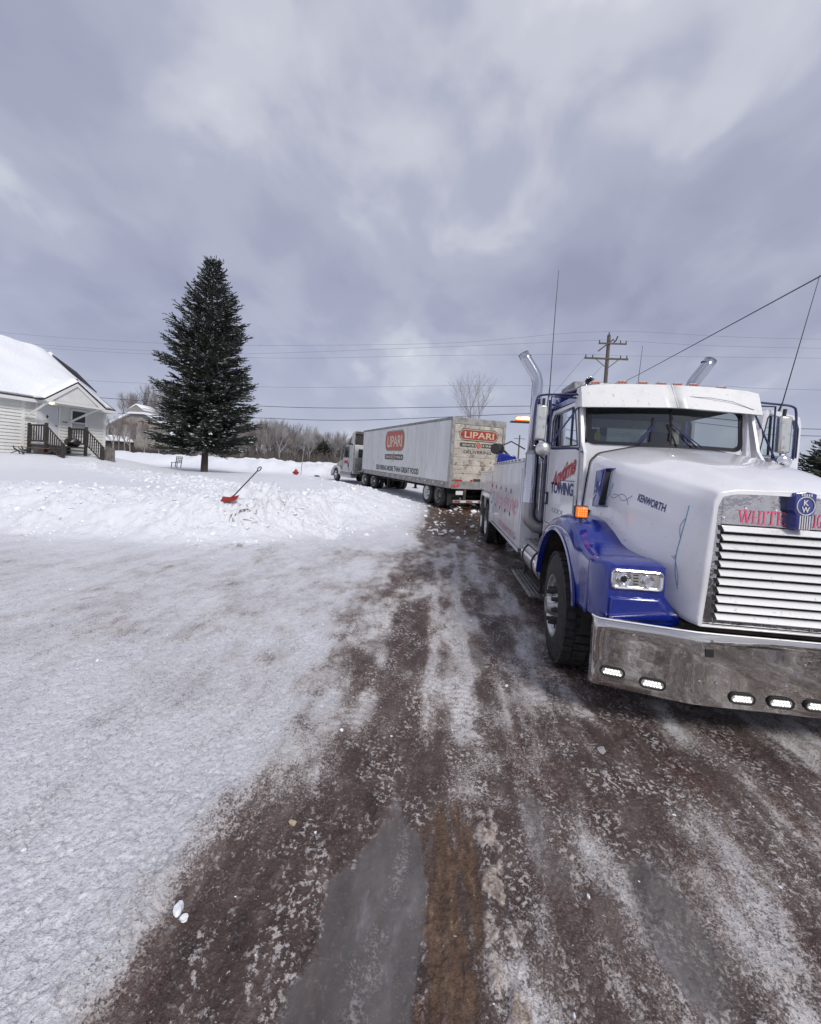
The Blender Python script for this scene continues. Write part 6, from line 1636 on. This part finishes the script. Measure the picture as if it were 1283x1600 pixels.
    for pts in ([(4.03, 1.88), (4.02, 1.78), (3.99, 1.70), (3.95, 1.66), (3.90, 1.655), (3.85, 1.68), (3.81, 1.695), (3.76, 1.685), (3.72, 1.655), (3.69, 1.61)],
                [(3.93, 1.68), (3.89, 1.69), (3.84, 1.675), (3.79, 1.645), (3.74, 1.645), (3.70, 1.67), (3.67, 1.69)], [(3.99, 1.80), (3.98, 1.72), (4.02, 1.64), (4.05, 1.58)], [(3.96, 1.78), (3.99, 1.70), (4.04, 1.62)]):
        MB().tube([hood_left(a, c, .0) for a, c in catmull(pts, 5)], .0035, 4).build('pinstripe', m_line if len(pts) in (3, 4) else m_liner, R)
    for pts, w_ in (([(3.20, 1.66), (3.20, 1.58), (3.203, 1.50), (3.213, 1.40), (3.224, 1.30), (3.224, 1.20), (3.215, 1.10), (3.20, 1.03)], .004), ([(3.235, 1.28), (3.215, 1.20), (3.20, 1.12), (3.205, 1.04)], .0035), ([(3.205, 1.56), (3.225, 1.50), (3.215, 1.42)], .003), ([(3.23, 1.25), (3.255, 1.27)], .003)):
        MB().tube([hood_left(a, c, .0) for a, c in catmull(pts, 5)], w_, 5).build('pinstripe', m_line if w_ > .0036 else m_liner, R)
    MB().tube([hood_left(4.36, 1.50, .006), hood_left(4.36, 1.45, .016), hood_left(4.36, 1.40, .006)], .010, 6).build('hood_latch', m_black, R)
    for a, c in ((3.66, 1.31), (3.86, 1.42), (4.10, 1.485)): MB().tube([hood_left(a, c, .0), hood_left(a, c, .006)], [.008, .006], 8).build('bolt', m_chrome, R)
    # vents on the right of the hood
    for k in range(4):
        MB().tube([(TX + .55 + .07 * k, 4.35 - .02 * k, 2.12 - .012 * k), (TX + .70 + .06 * k, 4.52 - .02 * k, 2.115 - .02 * k)], .006, 5).build('hood_groove', m_liner, R) if False else None
    # wheels
    wheel(R, 1.145, 4.25, .515, .54, .38, -1, steer=radians(-4), rim_r=.30, deep=.0)
    wheel(R, 2 * TX - 1.145, 4.25, .515, .54, .38, 1, steer=radians(-4), rim_r=.30, deep=.0)
    for yy in (11.14, 12.50):
        wheel(R, 1.135, yy, .50, .52, .27, -1, dual=True, deep=.13, tread=yy < 12)
        wheel(R, 2 * TX - 1.135, yy, .50, .52, .27, 1, dual=True, deep=.13, tread=False)
    return R


m_amber_d = mat('amber_diode', (.9, .22, .03), .3, emit=((1, .3, .04), .9))
m_redamb = mat('red_amber_lens', (.7, .08, .02), .3, emit=((1, .18, .02), .5))
m_alul = mat('mirror_back', (.60, .61, .60), .28, metal=.7, dirt=[(20, (.36, .36, .35), .5, .7, 6)])
m_visor = mat('visor_sheet', (.72, .72, .72), .4, coat=.3, dirt=[(30, (.42, .40, .38), .62, .72, 5), (5, (.62, .62, .62), .5, .7, 6)], bump=(1.5, .1, .03))
tow_truck()

# ------------------------------------------------------------------ trailer and its tractor


def trailer():
    MT = Matrix.Translation((.134, 16.743, 1.255)) @ Matrix.Rotation(radians(27.6), 4, 'Z') @ Matrix.Rotation(radians(1.15), 4, 'X') @ Matrix.Rotation(radians(-.7), 4, 'Y')
    Lg, Wd, Ht = 12.95, 2.6, 2.78
    R = thing('semi_trailer', 'long dirty white box trailer with red oval badge stopped across the muddy track', 'trailer', (-2, 22, .3))
    T = lambda x, y, z: tuple(MT @ Vector((x, y, z)))

    def bx(name, m, a, b, par=R, **k):
        mb = MB(); mb.box(a, b, MT); return mb.build(name, m, par, **k)
    body = bx('trailer_box', m_trwhite, (.03, .04, .0), (Wd - .03, Lg - .02, Ht - .01), bevel=.01)
    n = 11; w = (Lg - .2) / n
    for i in range(n):
        for s in (0, 1):
            y0 = .12 + i * w + .012; y1 = .12 + (i + 1) * w - .012
            x0, x1 = (.005, .031) if s == 0 else (Wd - .031, Wd - .005)
            bx('side_panel', m_trwhite, (x0, y0, .14), (x1, y1, Ht - .12), body, smooth=False)
    for s in (0, 1):
        x0, x1 = (-.008, .03) if s == 0 else (Wd - .03, Wd + .008)
        bx('top_rail', m_trrail, (x0, .02, Ht - .11), (x1, Lg, Ht), body, bevel=.008)
        bx('bottom_rail', m_trrail, (x0 - .004 if s == 0 else x0, .02, -.12), (x1 if s == 0 else x1 + .004, Lg, .13), body, bevel=.008)
        for k in range(15):
            y = .25 + k * .86; q = (x0 - .0065, x0 - .0045) if s == 0 else (x1 + .0045, x1 + .0065)
            bx('reflective_strip', m_redtape if k % 1 == 0 else m_trim, (q[0], y, .02), (q[1], y + .22, .06), body, smooth=False)
            bx('reflective_strip', m_trim, (q[0], y + .23, .02), (q[1], y + .40, .06), body, smooth=False)
    # rear frame and roll-up door
    bx('rear_frame', m_trrail, (0, -.02, -.12), (.13, .035, Ht + .01), body, bevel=.01)
    bx('rear_frame', m_trrail, (Wd - .13, -.02, -.12), (Wd, .035, Ht + .01), body, bevel=.01)
    bx('rear_frame', m_trrail, (.132, -.015, Ht - .26), (Wd - .132, .035, Ht + .012), body, bevel=.01)
    bx('rear_sill', m_trrail, (.132, -.03, -.14), (Wd - .132, .035, .16), body, bevel=.01)
    dh = (Ht - .26 - .17) / 7
    dn = []
    for k in range(7):
        dn.append(bx('door_panel', m_trdoor, (.14, .004, .17 + k * dh + .006), (Wd - .14, .03, .17 + (k + 1) * dh - .006), body, bevel=.004))
    bx('door_gasket', m_iron, (.133, -.005, .165), (.142, .03, Ht - .262), body, smooth=False)
    bx('door_gasket', m_iron, (Wd - .142, -.005, .165), (Wd - .133, .03, Ht - .262), body, smooth=False)
    bx('latch', m_iron, (1.15, -.02, .20), (1.5, .003, .30), body, bevel=.01)
    for (x0, x1, z) in ((.28, .62, .178), (1.0, 1.12, .182), (1.55, 1.75, .18), (2.0, 2.3, .18)):
        bx('reflective_strip', m_redtape if x0 != 2.0 else m_iron, (x0, -.004, z + .0), (x1, .002, z + .075), body, smooth=False)
    # lights, underride bar, plate
    for x in (.22, .42, Wd - .44, Wd - .24):
        mb = MB(); mb.tube([T(x, -.034, .0), T(x, -.05, .0)], .055, 14); mb.build('tail_light', m_redlit, body)
    bx('bumper_bar', m_trrail, (.25, -.02, -.72), (Wd - .25, .08, -.60), bevel=.01)
    for k in range(7):
        bx('reflective_strip', m_redtape if k % 2 == 0 else m_trim, (.30 + k * .29, -.025, -.69), (.55 + k * .29, -.021, -.63), smooth=False)
    for x in (.72, Wd - .82): bx('bumper_post', m_under, (x, .0, -.60), (x + .12, .1, -.12))
    bx('number_plate', m_trim, (.35, -.02, -.38), (.68, -.01, -.22), smooth=False)
    bx('mud_flap', m_black, (.12, .28, -.85), (.72, .30, -.14)); bx('mud_flap', m_black, (Wd - .72, .28, -.85), (Wd - .12, .30, -.14))
    # underbody
    bx('floor_beam', m_under, (.5, .1, -.30), (.72, Lg - .4, -.12)); bx('floor_beam', m_under, (Wd - .72, .1, -.30), (Wd - .5, Lg - .4, -.12))
    for k in range(16): bx('cross_member', m_under, (.06, .5 + k * .77, -.22), (Wd - .06, .58 + k * .77, -.10))
    bx('landing_gear', m_under, (.35, 8.35, -.75), (.47, 8.47, -.12)); bx('landing_gear', m_under, (Wd - .47, 8.35, -.75), (Wd - .35, 8.47, -.12)); bx('landing_foot', m_under, (.30, 8.25, -.78), (.55, 8.57, -.74)); bx('landing_foot', m_under, (Wd - .55, 8.25, -.78), (Wd - .30, 8.57, -.74))
    # logos on the side: rounded badge, ribbon with a diamond, slogan
    def rrp(x0, x1, z0, z1, r, n=6):
        out = []
        for (cx_, cz_, a0) in ((x1 - r, z1 - r, 0), (x0 + r, z1 - r, 90), (x0 + r, z0 + r, 180), (x1 - r, z0 + r, 270)):
            for k in range(n + 1):
                a = radians(a0 + 90 * k / n); out.append((cx_ + r * cos(a), cz_ + r * sin(a)))
        return out

    def badge(P, w0, w1, z0, z1, r, red, cream, par):
        """P(a,c,o) maps to the wall"""
        for k, (g, m_) in enumerate(((0, m_logodark), (.03, cream), (.055, m_logodark), (.075, red))):
            pts = rrp(w0 + g, w1 - g, z0 + g, z1 - g, max(.03, r - g * .8)); MB().add([P(a, c, .003 + .0015 * k) for a, c in pts], [tuple(range(len(pts)))]).build('badge', m_, par, smooth=False)

    def ribbon(P, w0, w1, z0, z1, cream, words, par):
        pts = rrp(w0, w1, z0, z1, (z1 - z0) * .42); MB().add([P(a, c, .003) for a, c in pts], [tuple(range(len(pts)))]).build('ribbon', m_logodark, par, smooth=False)
        m_ = (w0 + w1) / 2; h = (z1 - z0)
        for g, mm in ((0, cream), (.035, m_logodark), (.06, m_logored2)):
            MB().add([P(m_ + a, (z0 + z1) / 2 + c, .0045 + g * .05) for a, c in ((-.19 + g, 0), (0, -h * 1.05 + g), (.19 - g, 0), (0, h * 1.05 - g))], [(0, 1, 2, 3)]).build('diamond', mm, par, smooth=False)
        text(words[0], lambda a, c: P(lerp(w0 + .12, m_ - .22, a), z0 + h * .25 + h * .5 * c, .005), 'lettering', cream, par, .02)
        text(words[1], lambda a, c: P(lerp(m_ + .22, w1 - .12, a), z0 + h * .25 + h * .5 * c, .005), 'lettering', cream, par, .02)
    PS = lambda a, c, o: T(.005 - o, 8.15 - a, c)
    badge(PS, 0, 3.0, 1.38, 2.52, .42, m_logored2, m_logocream, body)
    text('LIPARI', lambda a, c: PS(lerp(.36, 2.68, a), lerp(1.60, 1.62, a) + .62 * c, .0095), 'lettering', m_logocream, body, .02, .95)
    ribbon(PS, .0, 2.95, .90, 1.20, m_logocream, ('SINCE', '1963'), body)
    MB().add([PS(1.45 + a, c, .0035) for a, c in ((-.05, 1.40), (-.05, .92), (0, .66), (.05, .92), (.05, 1.40))], [(0, 1, 2, 3, 4)]).build('stem', m_logocream, body, smooth=False)
    text('DELIVERING MORE THAN GREAT FOOD', lambda a, c: PS(lerp(-1.55, 5.05, a), .25 + .30 * c, .004), 'lettering', m_print, body, .045, 1.0)
    PR = lambda a, c, o: T(a, .004 - o, c)
    badge(PR, .36, 2.24, 1.86, 2.36, .25, m_logored, m_logocream2, body)
    text('LIPARI', lambda a, c: PR(lerp(.60, 2.02, a), 1.98 + .26 * c, .0095), 'lettering', m_logocream2, body, .015, 1.0)
    ribbon(PR, .40, 2.20, 1.60, 1.78, m_logocream2, ('SINCE', '1963'), body)
    text('DELIVERING', lambda a, c: PR(lerp(.60, 1.95, a), 1.34 + .14 * c, .004), 'lettering', m_print, body, .03, 1.05)
    # wheels: tandem near the back
    for y in (.92, 2.12):
        for s in (-1, 1):
            c = Vector(T(.02 if s < 0 else Wd - .02, y, -.50)); zz = c.z
            M0 = Matrix.Translation(c) @ Matrix.Rotation(radians(27.6), 4, 'Z')
            w_ = wheel(R, 0, 0, 0, .51, .25, s, dual=True, tread=False, deep=.13, nuts=6, face=m_trim if (y > 2 and s < 0) else m_aludull)
            for o in [w_] + list(w_.children_recursive):
                me = o.data
                if me.users <= 1 and not me.get('moved'):
                    loc = R.location
                    me.transform(Matrix.Translation(loc)); me.transform(M0); me.transform(Matrix.Translation(-loc)); me['moved'] = 1
    bx('axle', m_under, (.1, .86, -.58), (Wd - .1, .98, -.46)); bx('axle', m_under, (.1, 2.06, -.58), (Wd - .1, 2.18, -.46))
    return MT


def tractor():
    th = radians(38)
    MT = Matrix.Translation((-4.18, 27.8, .40)) @ Matrix.Rotation(th, 4, 'Z') @ Matrix.Rotation(radians(1.6), 4, 'X')     # fifth wheel at the origin, +y forward
    R = thing('semi_tractor', 'white day cab tractor half buried in snow at the front of the trailer', 'truck', (-5.5, 29, .4))

    def bx(name, m, a, b, par=R, **k):
        mb = MB(); mb.box(a, b, MT); return mb.build(name, m, par, **k)
    T = lambda x, y, z: tuple(MT @ Vector((x, y, z)))
    bx('chassis', m_under, (-.43, -1.2, .62), (.43, 5.6, .92)); bx('fifth_wheel', m_iron, (-.45, -.5, .95), (.45, .5, 1.12)); bx('chassis_rail', m_under, (-.43, 5.6, .62), (.43, 6.5, .92))
    for s in (-1, 1):
        for y in (-.66, .66):
            MB().grid([[T(s * 1.22, y + .58 * cos(a), .52 + .60 * sin(a)) for a in np.linspace(.25, 2.9, 11)], [T(s * .62, y + .58 * cos(a), .52 + .60 * sin(a)) for a in np.linspace(.25, 2.9, 11)]]).build('mud_wing', m_black, R, solid=.02)
    MT0 = MT.copy(); MT = MT @ Matrix.Translation((0, .85, 0)); hw = 1.05
    cabp = [(2.05, .75), (4.0, .75), (4.0, 1.85), (3.72, 2.72), (3.4, 2.86), (2.05, 2.88)]
    CB = MB().prism(cabp, lambda a, c: T(-hw, a, c), lambda a, c: T(hw, a, c)).build('cab', m_dullwhite, R, bevel=.05)
    hp = [(4.0, .85), (5.75, .72), (5.8, 1.2), (5.6, 1.42), (4.9, 1.68), (4.0, 1.86)]
    HD = MB().prism(hp, lambda a, c: T(-.80, a, c), lambda a, c: T(.80, a, c)).build('hood', m_dullwhite, R, bevel=.09)
    MB().prism([(4.0, .6), (4.25, .95), (4.6, 1.20), (5.3, 1.22), (5.75, .95), (5.85, .55), (5.5, .55), (5.35, .95), (5.0, 1.08), (4.65, 1.0), (4.45, .75), (4.4, .55)], lambda a, c: T(-1.15, a, c), lambda a, c: T(-.78, a, c)).build('fender', m_dullwhite, R, bevel=.03)
    MB().prism([(4.0, .6), (4.25, .95), (4.6, 1.20), (5.3, 1.22), (5.75, .95), (5.85, .55), (5.5, .55), (5.35, .95), (5.0, 1.08), (4.65, 1.0), (4.45, .75), (4.4, .55)], lambda a, c: T(.78, a, c), lambda a, c: T(1.15, a, c)).build('fender', m_dullwhite, R, bevel=.03)
    bx('bumper', m_dullwhite, (-1.15, 5.78, .35), (1.15, 5.98, .80), bevel=.06)
    MB().prism([(2.9, 1.95), (3.78, 1.95), (3.55, 2.62), (2.95, 2.66)], lambda a, c: T(-hw - .004, a, c), lambda a, c: T(-hw + .02, a, c)).build('door_window', m_glassd, CB, bevel=.04)
    MB().prism([(2.80, 1.89), (3.86, 1.89), (3.60, 2.69), (2.86, 2.73)], lambda a, c: T(-hw - .002, a, c), lambda a, c: T(-hw + .02, a, c)).build('window_seal', m_blackgl, CB)
    MB().tube([T(-hw - .001, a, c) for a, c in ((2.75, .95), (2.75, 2.78), (3.62, 2.74), (3.95, 1.9), (3.95, .95))], .012, 5).build('door_gap', m_iron, CB)
    bx('door_badge', m_logored, (-hw - .008, 2.95, 1.45), (-hw - .002, 3.6, 1.68), CB, bevel=.05)
    bx('door_handle', m_iron, (-hw - .03, 2.82, 1.2), (-hw - .002, 2.92, 1.5), CB)
    # windscreen
    MB().prism([(4.01, 1.9), (3.74, 2.70), (3.70, 2.70), (3.97, 1.9)], lambda a, c: T(-.92, a, c), lambda a, c: T(.92, a, c)).build('windscreen', m_glassd, CB)
    bx('rear_window', m_glassd, (-.62, 2.035, 2.0), (.62, 2.06, 2.52), CB, bevel=.04); bx('rear_window_seal', m_blackgl, (-.68, 2.042, 1.95), (.68, 2.062, 2.58), CB, bevel=.04)
    # roof fairing: open shell behind
    for s in (-1, 1):
        MB().prism([(2.0, .95), (2.10, .95), (2.10, 2.9), (2.5, 3.0), (2.3, 3.66), (2.0, 3.84)], lambda a, c: T(s * 1.12, a, c), lambda a, c: T(s * 1.07, a, c)).build('fairing_side', m_dullwhite, R, bevel=.01)
    bx('fairing_back', m_under, (-1.06, 2.2, 2.86), (1.06, 2.24, 3.72))
    MB().prism([(2.0, 3.86), (2.3, 3.70), (3.3, 2.92), (3.25, 2.88), (2.28, 3.64), (2.0, 3.80)], lambda a, c: T(-1.07, a, c), lambda a, c: T(1.07, a, c)).build('fairing_roof', m_inlite, R)
    MB().tube([T(-1.06, 1.98, .95), T(-1.06, 1.98, 3.7), T(-.95, 1.98, 3.84), T(.95, 1.98, 3.84), T(1.06, 1.98, 3.7), T(1.06, 1.98, .95)], .04, 6).build('fairing_rim', m_trrail, R)
    MB().tube([T(-1.0, 2.05, 2.95), T(-.2, 2.6, 3.75)], .03, 6).build('fairing_brace', m_iron, R)
    MB().tube([T(.0, 2.05, 2.95), T(.6, 2.6, 3.7)], .03, 6).build('fairing_brace', m_iron, R)
    # hoses, deck, tank, mirror
    for k in range(3): MB().tube([T(-.3 + .15 * k, 2.0, 1.9), T(-.4 + .2 * k, 1.7, 1.35), T(-.1 + .1 * k, 1.2, 1.25), T(0, .9, 1.5)], .03, 6).build('air_hose', m_black, R)
    bx('back_panel', m_trrail, (-.9, 1.9, 1.0), (.9, 2.03, 1.9)); bx('deck_plate', m_aludull, (-.9, .9, .95), (.9, 1.9, 1.0))
    MB().tube([T(-.85, 2.2, .72), T(-.85, 4.0, .72)], .30, 20).build('fuel_tank', m_aludull, R)
    bx('side_step', m_dullwhite, (-1.12, 2.2, .42), (-.95, 4.1, .95), bevel=.03)
    MB().tube([T(-hw, 3.85, 2.5), T(-1.35, 3.95, 2.5), T(-1.35, 3.95, 1.85), T(-hw, 3.88, 1.85)], .02, 6).build('mirror', m_iron, R); bx('mirror_head', m_iron, (-1.45, 3.9, 1.88), (-1.27, 4.0, 2.42), bevel=.03)
    MB().tube([T(-.75, 5.2, 1.5), T(-.95, 5.3, 1.9)], .02, 6).build('hood_mirror', m_iron, R); bx('hood_mirror_head', m_iron, (-1.05, 5.25, 1.88), (-.85, 5.35, 2.1), bevel=.03)
    bx('headlight', m_lens, (-1.0, 5.55, .95), (-.8, 5.78, 1.15), bevel=.03)
    for (y, zz, s, dual) in ((-.66, .52, -1, True), (.66, .52, -1, True), (-.66, .52, 1, True), (.66, .52, 1, True), (5.0, .50, -1, False), (5.0, .5, 1, False)):
        w_ = wheel(R, 0, 0, 0, .51, .27, s, dual=dual, tread=False, deep=.13 if dual else .02, nuts=6, face=m_alu)
        M0 = (MT if not dual else MT0) @ Matrix.Translation((s * (1.2 if dual else 1.1), y, zz)); loc = R.location
        for o in [w_] + list(w_.children_recursive):
            me = o.data
            if not me.get('moved'): me.transform(Matrix.Translation(loc)); me.transform(M0); me.transform(Matrix.Translation(-loc)); me['moved'] = 1


m_redtape = mat('red_reflector', (.36, .03, .03), .4)
m_logocream2 = mat('logo_worn_cream', (.50, .42, .28), .55)
m_redlit = mat('tail_lamp', (.35, .01, .01), .3, emit=((1, .05, .03), .25))
m_dullwhite = mat('road_grimed_white', (.52, .52, .52), .4, coat=.3, dirt=[(3, (.34, .33, .31), .45, .7, 7)])
trailer(); tractor()
